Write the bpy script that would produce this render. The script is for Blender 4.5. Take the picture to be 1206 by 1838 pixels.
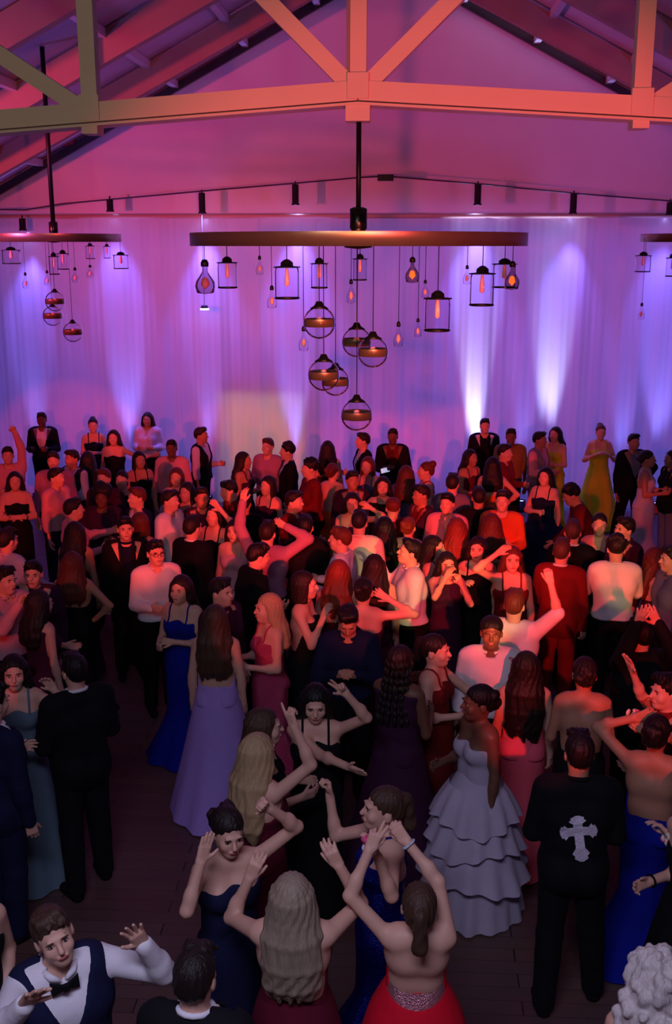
import bpy, bmesh, math, random
import numpy as np
from mathutils import Vector, Matrix, Euler

random.seed(7)
rng = np.random.default_rng(7)
for _o in list(bpy.data.objects):
    bpy.data.objects.remove(_o)
C = bpy.context.scene.collection
SC = bpy.context.scene
PI = math.pi
R = math.radians

# ------------------------------------------------------------------ camera
F_PX, CX, CY = 1900.0, 603.0, 919.0          # focal length in pixels of the 1206x1838 frame
CAM_H, PITCH, YAW = 4.5, 14.15, 3.61
cam_d = bpy.data.cameras.new('camera')
cam_d.sensor_fit = 'VERTICAL'
cam_d.sensor_height = 24.0
cam_d.lens = 24.0 * F_PX / 1838.0
cam_d.clip_start, cam_d.clip_end = 0.05, 200
cam = bpy.data.objects.new('camera', cam_d)
C.objects.link(cam)
cam.location = (0, 0, CAM_H)
cam.rotation_euler = (R(90 - PITCH), 0, R(YAW))
SC.camera = cam
CAMM = Euler((R(90 - PITCH), 0, R(YAW))).to_matrix()

def ray(px, py):
    return CAMM @ Vector(((px - CX) / F_PX, -(py - CY) / F_PX, -1.0))
def at(px, py, Y):                            # the point of the room at depth Y that is seen at a pixel
    d = ray(px, py)
    return Vector((0, 0, CAM_H)) + d * (Y / d.y)
def at_z(px, py, z):
    d = ray(px, py)
    return Vector((0, 0, CAM_H)) + d * ((z - CAM_H) / d.z)

# ------------------------------------------------------------------ world, view, lights
w = bpy.data.worlds.new('world'); SC.world = w
w.use_nodes = True
w.node_tree.nodes['Background'].inputs[0].default_value = (0.05, 0.04, 0.09, 1)
w.node_tree.nodes['Background'].inputs[1].default_value = 0.1
SC.view_settings.view_transform = 'Standard'
SC.view_settings.look = 'None'
SC.view_settings.gamma = 1.0
SC.view_settings.use_curve_mapping = False
SC.view_settings.exposure = 0.0

BACK_Y, XC = 18.6, -0.295                     # back wall depth, the hall's centre line
APEX_Z, SLOPE, HALF_W = 8.98, 0.52, 8.0
FRONT_Y = -3.0

def spot(name, loc, target, col, watts, angle, blend=0.3, radius=0.06):
    l = bpy.data.lights.new(name, 'SPOT')
    l.color = col; l.energy = watts; l.spot_size = R(angle); l.spot_blend = blend; l.shadow_soft_size = radius
    o = bpy.data.objects.new(name, l); C.objects.link(o)
    o.location = loc
    o.rotation_euler = (Vector(target) - Vector(loc)).to_track_quat('-Z', 'Y').to_euler()
    return o
def area(name, loc, target, col, watts, sx, sy):
    l = bpy.data.lights.new(name, 'AREA')
    l.shape = 'RECTANGLE'; l.size = sx; l.size_y = sy; l.color = col; l.energy = watts
    o = bpy.data.objects.new(name, l); C.objects.link(o)
    o.location = loc
    o.rotation_euler = (Vector(target) - Vector(loc)).to_track_quat('-Z', 'Y').to_euler()
    return o

RED = (1.0, 0.035, 0.018)
PINK = (1.0, 0.10, 0.22)
BLUE = (0.17, 0.14, 1.0)
# party lights clamped to the balcony rail: each red fixture throws a fan of hard-edged beams
FIX_R, FIX_L = (1.15, 0.6, 3.75), (-2.6, 0.6, 3.75)
RED_BEAMS = [(FIX_L, 55, 850, 10, 1.0), (FIX_R, 215, 880, 9, 0.8), (FIX_L, 330, 930, 8, 0.7), (FIX_R, 470, 880, 9, 1.0), (FIX_L, 600, 880, 8, 0.8), (FIX_R, 705, 900, 9, 1.1),
             (FIX_R, 860, 890, 9, 1.1), (FIX_R, 960, 960, 8, 0.8), (FIX_L, 1085, 1000, 8, 0.9), (FIX_R, 1185, 1010, 8, 1.0), (FIX_R, 760, 1040, 8, 1.2), (FIX_R, 620, 1060, 7, 0.8),
             (FIX_R, 930, 1110, 9, 1.2), (FIX_R, 1100, 1160, 9, 0.9), (FIX_R, 1175, 1270, 8, 0.9), (FIX_R, 870, 1215, 6, 0.7), (FIX_L, 30, 1060, 7, 0.5), (FIX_L, 300, 1020, 6, 0.35),
             (FIX_L, 120, 1000, 6, 0.3), (FIX_L, 482, 1125, 5, 0.9), (FIX_L, 20, 1200, 5, 0.4), (FIX_R, 470, 965, 7, 0.6), (FIX_L, 830, 960, 8, 0.6), (FIX_R, 945, 1320, 5, 1.7)]
for fx, bx_, by_, ang, st in RED_BEAMS:
    tg = at_z(bx_, by_, 1.45); d2 = (tg - Vector(fx)).length_squared
    spot('red_beam', fx, tg, RED, 15.5 * d2 * st, ang, 0.3, 0.05)
spot('pink_light', (1.15, 0.7, 3.70), (-1.4, 18.6, 4.4), (1.0, 0.08, 0.13), 1350, 44, 0.5, 0.06)
spot('pink_light', (-7.6, 9.8, 4.5), (-1.2, 18.6, 6.2), (1.0, 0.06, 0.11), 1550, 76, 0.7, 0.08)  # unseen side-wall wash, added to redden the gable without hitting the truss
spot('pink_light', (7.0, 9.8, 4.5), (0.6, 18.6, 8.2), (1.0, 0.07, 0.14), 250, 78, 0.7, 0.08)  # same added wash from the right side wall
spot('yellow_light', (2.6, 0.6, 3.75), at_z(770, 1040, 1.4), (1.0, 0.75, 0.25), 1300, 7, 0.4, 0.05)
spot('yellow_light', (2.6, 0.6, 3.75), at_z(1120, 1010, 1.4), (1.0, 0.75, 0.25), 700, 6, 0.4, 0.05)
spot('red_beam', FIX_R, at(655, 600, 7.0), (1.0, 0.12, 0.02), 2300, 11, 0.5, 0.28)
spot('yellow_light', (0.3, 0.6, 3.75), at(620, 560, 7.0), (1.0, 0.72, 0.2), 420, 15, 0.5, 0.22)
# two unseen blue spots, added from the hall's sides, tint the roof purple
# unseen blue fill lamps added between the drapes and the back wall, left and right of the doorway and above it
_dl, _dr, _dz = at(401, 780, BACK_Y).x, at(546, 780, BACK_Y).x, at(470, 697, BACK_Y).z
for xa_, xb_, za_, zb_ in ((-8.2, _dl - .1, .05, 4.8), (_dr + .1, 7.6, .05, 4.8), (_dl - .1, _dr + .1, _dz + .1, 4.8)):
    area('blue_backlight', ((xa_ + xb_) / 2, BACK_Y - .02, (za_ + zb_) / 2), ((xa_ + xb_) / 2, BACK_Y - 1, (za_ + zb_) / 2), (0.17, 0.17, 1.0), (2.1 if xb_ < 0 else 2.6) * (xb_ - xa_) * (zb_ - za_), xb_ - xa_, zb_ - za_)
spot('blue_light', (-6.9, 10.0, 3.9), (-4.0, 14.0, 7.2), (0.22, 0.16, 1.0), 430, 80, 0.6, 0.2)  # unseen spot added to tint the roof purple
spot('blue_light', (6.3, 10.0, 3.9), (3.4, 14.0, 7.2), (0.22, 0.16, 1.0), 430, 80, 0.6, 0.2)
# unseen fill lamps added to brighten the foreground, truss and crowd
fill_ = area('house_light', (-0.6, 0.8, 5.9), (-0.3, 3.2, 0.4), (0.68, 0.66, 1.0), 74, 2.4, 0.8); fill_.data.spread = R(115)
spot('house_spot', (-2.0, 0.5, 4.6), (-0.8, 7.0, 5.7), (1.0, 0.85, 0.72), 190, 80, 0.7, 0.1)
area('house_light', (-0.3, 9.0, 7.6), (-0.3, 9.0, 0.0), (0.45, 0.36, 1.0), 8, 5.0, 5.0)

# ------------------------------------------------------------------ materials
MATS = {}
def lin(c):
    return tuple(((v / 255.0) / 12.92 if v <= 10 else (((v / 255.0) + 0.055) / 1.055) ** 2.4) for v in c)
def mat(name, rgb, rough=0.7, metal=0.0, noise=0.0, nscale=8.0, bump=0.0, bscale=60.0, stretch=None, spec=0.4, trans=0.0, sheen=0.0, emit=None):
    if name in MATS: return MATS[name]
    m = bpy.data.materials.new(name); m.use_nodes = True
    nt = m.node_tree; b = nt.nodes['Principled BSDF']
    col = (*lin(rgb), 1)
    b.inputs['Base Color'].default_value = col
    b.inputs['Roughness'].default_value = rough
    b.inputs['Metallic'].default_value = metal
    b.inputs['Specular IOR Level'].default_value = spec
    if sheen: b.inputs['Sheen Weight'].default_value = sheen
    if emit:
        b.inputs['Emission Color'].default_value = (*lin(emit[0]), 1); b.inputs['Emission Strength'].default_value = emit[1]
    tc = nt.nodes.new('ShaderNodeTexCoord')
    src = tc.outputs['Object']
    if stretch:
        mp = nt.nodes.new('ShaderNodeMapping'); mp.inputs['Scale'].default_value = stretch
        nt.links.new(src, mp.inputs[0]); src = mp.outputs[0]
    if noise:
        n = nt.nodes.new('ShaderNodeTexNoise'); n.inputs['Scale'].default_value = nscale; n.inputs['Detail'].default_value = 4
        nt.links.new(src, n.inputs['Vector'])
        rp = nt.nodes.new('ShaderNodeMapRange')
        rp.inputs['To Min'].default_value = 1 - noise; rp.inputs['To Max'].default_value = 1 + noise
        nt.links.new(n.outputs[0], rp.inputs[0])
        mx = nt.nodes.new('ShaderNodeVectorMath'); mx.operation = 'SCALE'
        mx.inputs[0].default_value = col[:3]
        nt.links.new(rp.outputs[0], mx.inputs['Scale'])
        nt.links.new(mx.outputs[0], b.inputs['Base Color'])
    if bump:
        n2 = nt.nodes.new('ShaderNodeTexNoise'); n2.inputs['Scale'].default_value = bscale; n2.inputs['Detail'].default_value = 3
        nt.links.new(src, n2.inputs['Vector'])
        bp = nt.nodes.new('ShaderNodeBump'); bp.inputs['Strength'].default_value = bump; bp.inputs['Distance'].default_value = 0.01
        nt.links.new(n2.outputs[0], bp.inputs['Height']); nt.links.new(bp.outputs[0], b.inputs['Normal'])
    if trans:
        tr = nt.nodes.new('ShaderNodeBsdfTranslucent'); tr.inputs[0].default_value = col
        ms = nt.nodes.new('ShaderNodeMixShader'); ms.inputs[0].default_value = trans
        out = nt.nodes['Material Output']
        nt.links.new(b.outputs[0], ms.inputs[1]); nt.links.new(tr.outputs[0], ms.inputs[2]); nt.links.new(ms.outputs[0], out.inputs[0])
    MATS[name] = m
    return m

def sequin(name, rgb, scale=160):
    if name in MATS: return MATS[name]
    m = mat(name, rgb, 0.28, 0.55)
    nt = m.node_tree; b = nt.nodes['Principled BSDF']
    tc = nt.nodes.new('ShaderNodeTexCoord'); v = nt.nodes.new('ShaderNodeTexVoronoi'); v.inputs['Scale'].default_value = scale
    nt.links.new(tc.outputs['Object'], v.inputs['Vector'])
    bp = nt.nodes.new('ShaderNodeBump'); bp.inputs['Strength'].default_value = 0.8; bp.inputs['Distance'].default_value = 0.01
    nt.links.new(v.outputs['Distance'], bp.inputs['Height']); nt.links.new(bp.outputs[0], b.inputs['Normal'])
    return m
def glass(name, tint=(0.93, 0.9, 0.95), edge=0.10):
    if name in MATS: return MATS[name]
    m = bpy.data.materials.new(name); m.use_nodes = True
    nt = m.node_tree; nt.nodes.remove(nt.nodes['Principled BSDF'])
    out = nt.nodes['Material Output']
    t = nt.nodes.new('ShaderNodeBsdfTransparent'); t.inputs[0].default_value = (*tint, 1)
    g = nt.nodes.new('ShaderNodeBsdfGlossy'); g.inputs['Roughness'].default_value = 0.06
    g.inputs[0].default_value = (0.8, 0.8, 0.85, 1)
    lw = nt.nodes.new('ShaderNodeLayerWeight'); lw.inputs[0].default_value = edge
    ms = nt.nodes.new('ShaderNodeMixShader')
    nt.links.new(lw.outputs['Fresnel'], ms.inputs[0]); nt.links.new(t.outputs[0], ms.inputs[1]); nt.links.new(g.outputs[0], ms.inputs[2])
    nt.links.new(ms.outputs[0], out.inputs[0])
    MATS[name] = m
    return m

# ------------------------------------------------------------------ mesh helpers
def link(name, me, m=None, parent=None):
    o = bpy.data.objects.new(name, me); C.objects.link(o)
    if m is not None and not me.materials:
        for q in (m if isinstance(m, (list, tuple)) else [m]): me.materials.append(q)
    if parent is not None: o.parent = parent
    return o
def tag(o, label, cat, group=None):
    o['label'] = label; o['category'] = cat
    if group: o['group'] = group
    return o
def struct(o):
    o['kind'] = 'structure'; return o
def empty(name, loc=(0, 0, 0), rz=0.0, parent=None):
    o = bpy.data.objects.new(name, None); C.objects.link(o)
    o.location = loc; o.rotation_euler = (0, 0, rz); o.empty_display_size = 0.1
    if parent is not None: o.parent = parent
    return o
class MB:
    def __init__(s): s.v = []; s.f = []; s.sm = []
    def add(s, v, f, smooth=False):
        k = len(s.v); s.v += [tuple(p) for p in v]; s.f += [tuple(i + k for i in q) for q in f]; s.sm += [smooth] * len(f); return s
    def box(s, lo, hi):
        x0, y0, z0 = lo; x1, y1, z1 = hi
        return s.add([(x0,y0,z0),(x1,y0,z0),(x1,y1,z0),(x0,y1,z0),(x0,y0,z1),(x1,y0,z1),(x1,y1,z1),(x0,y1,z1)],
                     [(0,3,2,1),(4,5,6,7),(0,1,5,4),(1,2,6,5),(2,3,7,6),(3,0,4,7)])
    def bar(s, a, b, wx, wy, up=(0, 1, 0)):           # rectangular bar from a to b
        a, b = Vector(a), Vector(b); d = (b - a).normalized()
        u = Vector(up); u = (u - d * u.dot(d)).normalized(); q = d.cross(u)
        v = []
        for p in (a, b):
            for sx, sy in ((-1,-1),(1,-1),(1,1),(-1,1)): v.append(p + q * (sx * wx / 2) + u * (sy * wy / 2))
        return s.add(v, [(0,3,2,1),(4,5,6,7),(0,1,5,4),(1,2,6,5),(2,3,7,6),(3,0,4,7)])
    def tube(s, pts, r, n=8, cap=True):
        pts = [Vector(p) for p in pts]; rings = []
        rs = r if isinstance(r, (list, tuple)) else [r] * len(pts)
        u = None
        for i, p in enumerate(pts):
            d = (pts[min(i + 1, len(pts) - 1)] - pts[max(i - 1, 0)]).normalized()
            if u is None:
                u = Vector((1, 0, 0)) if abs(d.x) < 0.9 else Vector((0, 1, 0))
            u = (u - d * u.dot(d)).normalized(); q = d.cross(u)
            rings.append([p + (u * math.cos(2 * PI * k / n) + q * math.sin(2 * PI * k / n)) * rs[i] for k in range(n)])
        v = [p for rg in rings for p in rg]; f = []
        for i in range(len(pts) - 1):
            for k in range(n):
                f.append((i*n+k, i*n+(k+1)%n, (i+1)*n+(k+1)%n, (i+1)*n+k))
        if cap:
            f.append(tuple(range(n))[::-1]); f.append(tuple((len(pts)-1)*n + k for k in range(n)))
        return s.add(v, f, True)
    def lathe(s, prof, n=24, c=(0, 0, 0)):
        v = []; f = []
        for r, z in prof:
            for k in range(n): v.append((c[0] + r * math.cos(2*PI*k/n), c[1] + r * math.sin(2*PI*k/n), c[2] + z))
        for i in range(len(prof) - 1):
            for k in range(n): f.append((i*n+k, i*n+(k+1)%n, (i+1)*n+(k+1)%n, (i+1)*n+k))
        return s.add(v, f, True)
    def mesh(s, name):
        me = bpy.data.meshes.new(name); me.from_pydata(s.v, [], s.f)
        me.polygons.foreach_set('use_smooth', s.sm); me.update(); return me
    def build(s, name, m, parent=None): return link(name, s.mesh(name), m, parent)

# ------------------------------------------------------------------ the hall
M_wall = mat('painted_wall', (208, 200, 205), 0.85, noise=0.05, nscale=2.5, bump=0.05, bscale=30)
M_ceil = mat('ceiling_panel', (190, 178, 190), 0.8, noise=0.06, nscale=3)
M_cream = mat('cream_paint', (226, 205, 178), 0.5, noise=0.05, nscale=5)
M_rafter = mat('rafter_paint', (150, 118, 105), 0.6, noise=0.08, nscale=5)
M_black = mat('black_metal', (18, 16, 18), 0.45, 0.3)
M_steel = mat('dark_steel', (70, 62, 62), 0.3, 0.9)

def roof_z(x): return APEX_Z - SLOPE * abs(x - XC)
X0, X1 = XC - HALF_W, XC + HALF_W
EAVE = roof_z(X0)

# floor: dark stained boards, too dark to tell apart
mf = bpy.data.materials.new('dark_wood_floor'); mf.use_nodes = True
nt = mf.node_tree; b = nt.nodes['Principled BSDF']
tc = nt.nodes.new('ShaderNodeTexCoord')
mp = nt.nodes.new('ShaderNodeMapping'); mp.inputs['Scale'].default_value = (0.35, 1, 1)
br = nt.nodes.new('ShaderNodeTexBrick'); br.inputs['Scale'].default_value = 4.0
br.inputs['Color1'].default_value = (*lin((112, 82, 80)), 1); br.inputs['Color2'].default_value = (*lin((100, 73, 70)), 1)
br.inputs['Mortar'].default_value = (*lin((52, 38, 36)), 1); br.inputs['Mortar Size'].default_value = 0.008
br.inputs['Row Height'].default_value = 0.5; br.inputs['Brick Width'].default_value = 2.2
nt.links.new(tc.outputs['Object'], mp.inputs[0]); nt.links.new(mp.outputs[0], br.inputs['Vector'])
nz = nt.nodes.new('ShaderNodeTexNoise'); nz.inputs['Scale'].default_value = 3.0; nz.inputs['Detail'].default_value = 5
nt.links.new(mp.outputs[0], nz.inputs['Vector'])
mxr = nt.nodes.new('ShaderNodeMix'); mxr.data_type = 'RGBA'; mxr.blend_type = 'MULTIPLY'; mxr.inputs[0].default_value = 0.5
nt.links.new(br.outputs[0], mxr.inputs[6]); nt.links.new(nz.outputs[1], mxr.inputs[7])
nt.links.new(mxr.outputs[2], b.inputs['Base Color']); b.inputs['Roughness'].default_value = 0.42
struct(MB().box((X0 - 0.2, FRONT_Y - 0.2, -0.12), (X1 + 0.2, BACK_Y + 3.2, 0.0)).build('floor', mf))

# back wall with the lit doorway (seen through the curtain)
dl, dr = at(401, 780, BACK_Y).x, at(546, 780, BACK_Y).x
dz = at(470, 697, BACK_Y).z
bw = MB()
T = 0.25
def prism_xz(mb, pts, y0, y1):
    n = len(pts)
    v = [(x, y0, z) for x, z in pts] + [(x, y1, z) for x, z in pts]
    f = [tuple(range(n)), tuple(range(2 * n - 1, n - 1, -1))] + [(i, i + n, (i + 1) % n + n, (i + 1) % n) for i in range(n)]
    return mb.add(v, f)
prism_xz(bw, [(X0, 0), (dl, 0), (dl, dz), (X0, dz)], BACK_Y, BACK_Y + T)
prism_xz(bw, [(dr, 0), (X1, 0), (X1, dz), (dr, dz)], BACK_Y, BACK_Y + T)
prism_xz(bw, [(X0, dz), (X1, dz), (X1, EAVE), (XC, APEX_Z), (X0, EAVE)], BACK_Y, BACK_Y + T)
WB = struct(bw.build('wall_back', M_wall))
struct(MB().box((X0 - T, FRONT_Y, 0), (X0, BACK_Y + T, EAVE)).build('wall_left', M_wall))
struct(MB().box((X1, FRONT_Y, 0), (X1 + T, BACK_Y + T, EAVE)).build('wall_right', M_wall))
fw = MB(); prism_xz(fw, [(X0, 0), (X1, 0), (X1, EAVE), (XC, APEX_Z), (X0, EAVE)], FRONT_Y - T, FRONT_Y)
struct(fw.build('wall_front', M_wall))
# lit room behind the doorway
dn = MB()
dn.box((dl - 0.3, BACK_Y + 2.6, 0), (dr + 0.3, BACK_Y + 2.7, dz + 0.3))
dn.box((dl - 0.4, BACK_Y + T, 0), (dl - 0.3, BACK_Y + 2.7, dz + 0.3))
dn.box((dr + 0.3, BACK_Y + T, 0), (dr + 0.4, BACK_Y + 2.7, dz + 0.3))
dn.box((dl - 0.4, BACK_Y + T, dz + 0.3), (dr + 0.4, BACK_Y + 2.7, dz + 0.4))
struct(dn.build('wall_corridor', M_wall))
dj = MB()
for x in (dl, dr): dj.box((x - 0.06, BACK_Y - 0.03, 0), (x + 0.06, BACK_Y + T + 0.02, dz + 0.06))
dj.box((dl - 0.06, BACK_Y - 0.03, dz), (dr + 0.06, BACK_Y + T + 0.02, dz + 0.08))
D1 = struct(dj.build('door_1', M_wall))
area('corridor_light', ((dl + dr) / 2, BACK_Y + 1.6, dz + 0.25), ((dl + dr) / 2, BACK_Y + 0.6, 0.8), (1.0, 0.80, 0.50), 62, 1.2, 1.2)

# roof: two slopes with rafters and purlins
ce = MB()
prism_xz(ce, [(X0 - T, EAVE - SLOPE * T), (XC, APEX_Z), (XC, APEX_Z + 0.15), (X0 - T, EAVE - SLOPE * T + 0.15)], FRONT_Y - T, BACK_Y + T)
prism_xz(ce, [(XC, APEX_Z), (X1 + T, EAVE - SLOPE * T), (X1 + T, EAVE - SLOPE * T + 0.15), (XC, APEX_Z + 0.15)], FRONT_Y - T, BACK_Y + T)
CEIL = struct(ce.build('ceiling', M_ceil))
for Yr in (9.6, 11.9, 14.2, 16.6):
    for sgn in (-1, 1):
        xe = XC + sgn * HALF_W
        MB().bar((XC + sgn * 0.02, Yr, APEX_Z - 0.30), (xe, Yr, EAVE - 0.16), 0.34, 0.16).build('rafter', M_rafter, CEIL)
for k in range(1, 7):
    for sgn in (-1, 1):
        x = XC + sgn * k * 1.18; z = roof_z(x) - 0.06
        MB().bar((x, 9.0, z), (x, BACK_Y, z), 0.10, 0.11, (0, 0, 1)).build('purlin', mat('purlin_metal', (205, 205, 215), 0.4, 0.2), CEIL)
for sgn in (-1, 1):                               # steel edge angle where the roof meets the gable wall
    MB().bar((XC + sgn * 0.05, BACK_Y - 0.05, APEX_Z - 0.12), (XC + sgn * HALF_W, BACK_Y - 0.05, EAVE - 0.12), 0.12, 0.08).build('edge_trim', M_steel, CEIL)

# roof truss across the hall
TY = 7.0
def tp(px, py): p = at(px, py, TY); return Vector((p.x, TY, p.z))
tr = empty('roof_truss', (XC, TY, 0)); tag(tr, 'cream painted roof truss spanning the hall above the chandelier', 'truss')
def tpart(name, a, b, wx, wy, m=M_cream):
    o = MB().bar(a, b, wx, wy).build(name, m, tr); o.matrix_parent_inverse = Matrix.Translation((-XC, -TY, 0)); return o
nC, nL, nR = tp(643, 164), tp(165, 203), tp(1148, 192)
sl = (nL.z - nC.z) / (nL.x - nC.x); sr = (nR.z - nC.z) / (nR.x - nC.x)
def onl(x): return Vector((x, TY, nC.z + sl * (x - nC.x)))
def onr(x): return Vector((x, TY, nC.z + sr * (x - nC.x)))
tpart('bottom_chord', nC, onl(X0), 0.115, 0.12)
tpart('bottom_chord', nC, onr(X1), 0.115, 0.12)
dzz = Vector((0, 0, 0.078))
tpart('chord_flange', nC - dzz, onl(X0) - dzz, 0.016, 0.17)
tpart('chord_flange', nC - dzz, onr(X1) - dzz, 0.016, 0.17)
for s_, fn in ((-1, onl), (1, onr)):
    top = lambda x: Vector((x, TY, roof_z(x) - 0.25))
    tpart('top_chord', Vector((XC, TY, APEX_Z - 0.28)), top(XC + s_ * HALF_W), 0.16, 0.14)
tpart('king_post', nC, (XC, TY, APEX_Z - 0.3), 0.10, 0.10)
tpart('king_post_plate', nC + Vector((-0.062, 0.01, 0)), Vector((XC - 0.062, TY + 0.01, APEX_Z - 0.3)), 0.022, 0.10, mat('grey_paint', (140, 130, 128), 0.6))
def diag(a, px, py):
    q = tp(px, py); d = (q - a); t = 1.0
    while True:
        p = a + d * t
        if p.z > roof_z(p.x) - 0.3 or t > 12: break
        t += 0.05
    tpart('diagonal', a, p, 0.10, 0.09)
diag(nC + Vector((-0.04, 0, 0.02)), 478, 0); diag(nC + Vector((0.04, 0, 0.02)), 812, 0)
for n_, fn in ((nL, onl), (nR, onr)):
    p = Vector((n_.x, TY, roof_z(n_.x) - 0.28)); tpart('web_post', n_, p, 0.10, 0.10)
diag(nL + Vector((-0.05, 0, 0.02)), 0, 98); diag(nR + Vector((0.05, 0, 0.0)), 1206, 164)
for n_ in (nL, nC, nR):
    tpart('node_block', n_ + Vector((0, 0, -0.08)), n_ + Vector((0, 0, -0.18 if n_ is nC else -0.13)), 0.15 if n_ is nC else 0.10, 0.15)
    tpart('gusset', n_ + Vector((0, -0.07, -0.05)), n_ + Vector((0, -0.07, 0.10)), 0.13, 0.012)

# curtain rail and pleated white drapes
RAIL_Y = BACK_Y - 0.30
rz = at(603, 388, RAIL_Y).z
o = MB().tube([(X0 + 0.05, RAIL_Y, rz), (X1 - 0.05, RAIL_Y, rz)], 0.038, 10).build('curtain_rail', mat('rail_paint', (190, 150, 140), 0.5))
tag(o, 'long horizontal curtain rail carrying the white drapes on the back wall', 'curtain rail')
M_drape = mat('sheer_drape', (222, 214, 224), 0.8, noise=0.03, nscale=3, trans=0.35)
edges = np.append(np.linspace(X0 + 0.1, X1 - 0.1, 12)[:9], X1 - 0.1)
names_c = ['white drape at the left picture edge behind the raised arm', 'white drape behind the tall man in the open dark jacket',
 'white drape lit blue from below behind the woman in a loose pale blouse', 'white drape over the left half of the lit doorway, beside the tiny hanging lamp',
 'white drape over the right half of the lit doorway', 'white drape behind the lowest glass globe', 'white drape with the brightest white uplight column',
 'white drape behind the woman in yellow with long black hair', 'white drape behind the lime yellow dress, reaching the right picture edge']
for i in range(9):
    xa, xb = edges[i] + 0.002, edges[i + 1] - 0.002
    nx = 110 if i < 8 else 300
    xs = np.linspace(xa, xb, nx); zs = np.array([0.03, 0.6, 1.6, 2.8, 3.9, rz - 0.06, rz - 0.036])
    V = []
    for z in zs:
        t = 1 - z / rz
        fold = 0.005 * np.sin(2 * PI * xs / 0.115 + 1.5 * np.sin(1.7 * xs)) + 0.016 * np.sin(2 * PI * xs / 0.31 + 2.0 * np.sin(0.9 * xs) + 0.5 * t) + 0.034 * np.sin(2 * PI * xs / 0.83 + 1.3 * np.sin(0.6 * xs)) + 0.02 * np.sin(2 * PI * xs / 1.9)
        y = RAIL_Y + 0.012 + fold * (0.5 + 0.7 * t)
        V += [(float(a), float(q), float(z)) for a, q in zip(xs, y)]
    Fc = [(r_ * nx + k, r_ * nx + k + 1, (r_ + 1) * nx + k + 1, (r_ + 1) * nx + k) for r_ in range(len(zs) - 1) for k in range(nx - 1)]
    o = MB().add(V, Fc, True).build('curtain', M_drape)
    tag(o, names_c[i], 'curtain', 'white drapes on the back wall')

# sloping conduit with hanging can lights that graze the drapes
TRY = BACK_Y - 0.55
pts = [at(x, y, TRY) for x, y in ((-40, 380), (0, 376), (45, 377), (110, 366), (362, 343), (530, 329), (640, 319), (690, 316), (858, 330), (1030, 347), (1206, 361), (1250, 365))]
cd = MB().tube(pts, 0.014, 6).build('light_conduit', mat('conduit', (60, 40, 62), 0.6))
tag(cd, 'thin sloping conduit with can lights above the curtain rail', 'conduit')
jb = MB().box((-0.13, -0.06, -0.05), (0.13, 0.06, 0.05)).build('junction_box', M_black, cd); jb.location = at(692, 319, TRY)
CANS = [(40, 396, 414, 'leftmost small can light above the drapes'), (197, 360, 380, 'can light hanging above the drape beside the left chandelier pole'),
        (362, 346, 383, 'can light hanging right above the left end of the big chandelier'), (530, 331, 368, 'glowing can light nearest the left of the big chandelier pole'),
        (858, 331, 368, 'glowing can light above the right half of the big chandelier'), (1030, 348, 384, 'can light hanging right of the big chandelier'),
        (1203, 363, 386, 'can light at the right picture edge above the drapes')]
M_can = mat('can_black', (30, 22, 34), 0.5, 0.4)
M_lens = mat('lit_lens', (255, 255, 255), 0.4, emit=((170, 165, 255), 7.0))
for x, y0, y1, lab in CANS:
    a, b_ = at(x, y0, TRY), at(x, y1, TRY); h = max(a.z - b_.z, 0.2)
    e = empty('can_light', (a.x, TRY, b_.z)); tag(e, lab, 'spotlight', 'can lights on the conduit')
    MB().lathe([(0.0, h), (0.05, h), (0.055, h - 0.02), (0.055, 0.03), (0.075, 0.0), (0.066, 0.0), (0.05, 0.03)], 16).build('housing', M_can, e)
    MB().lathe([(0.0, 0.008), (0.05, 0.008), (0.062, 0.004)], 16).build('lens', M_lens, e)
    MB().tube([(0, 0, h), (0, 0, h + 0.05)], 0.012, 6).build('stem', M_can, e)
    strong = x in (362, 530, 858)
    spot('can_beam', (a.x, TRY, b_.z - 0.03), (a.x, RAIL_Y + 0.02, 0.6), BLUE, 520 if strong else 330, 56, 1.0, 0.05)
    spot('can_glow', (a.x, TRY + 0.28, b_.z - 0.02), (a.x, TRY + 0.42, 0.6), (0.36, 0.38, 1.0), 9 if strong else 4, 130, 1.0, 0.05)

# uplights standing on the floor at the foot of the drapes
UPS = [(60, 0.8, 'uplight on the floor behind the man in the open dark jacket'), (228, 1.9, 'uplight on the floor behind the woman in a loose pale blouse'),
       (372, 0.9, 'uplight on the floor left of the lit doorway'), (525, 1.7, 'uplight on the floor at the right edge of the lit doorway'),
       (850, 2.6, 'brightest uplight on the floor behind the tall guest in black'), (985, 2.2, 'uplight on the floor behind the woman with long dark hair in yellow'),
       (940, 0.6, 'small glowing uplight on the open floor beside the blue gown'), (1120, 0.8, 'uplight on the floor behind the man in the black suit'),
       (1183, 1.9, 'bright uplight on the floor between the grey gown and the right picture edge')]
for x, st, lab in UPS:
    p = at(x, 800, RAIL_Y - 0.22)
    e = empty('uplight', (p.x, RAIL_Y - 0.24, 0)); tag(e, lab, 'uplight', 'uplights along the drapes')
    MB().lathe([(0, 0.0), (0.085, 0.0), (0.085, 0.05), (0.07, 0.06), (0.07, 0.20), (0.06, 0.20), (0.055, 0.17)], 18).build('housing', M_can, e)
    MB().lathe([(0.0, 0.18), (0.056, 0.18)], 18).build('lens', M_lens, e)
    MB().bar((-0.08, 0, 0.02), (-0.08, 0, 0.14), 0.012, 0.03).build('bracket', M_can, e)
    MB().bar((0.08, 0, 0.02), (0.08, 0, 0.14), 0.012, 0.03).build('bracket', M_can, e)
    spot('uplight_beam', (p.x, RAIL_Y - 0.24, 0.23), (p.x, RAIL_Y + 0.02, 3.3), (0.24, 0.22, 1.0) if st < 2 else (0.5, 0.55, 1.0), 560 * st * (2.4 if st > 2 else 1), 17 if st > 2 else 22, 1.0, 0.05)

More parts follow.
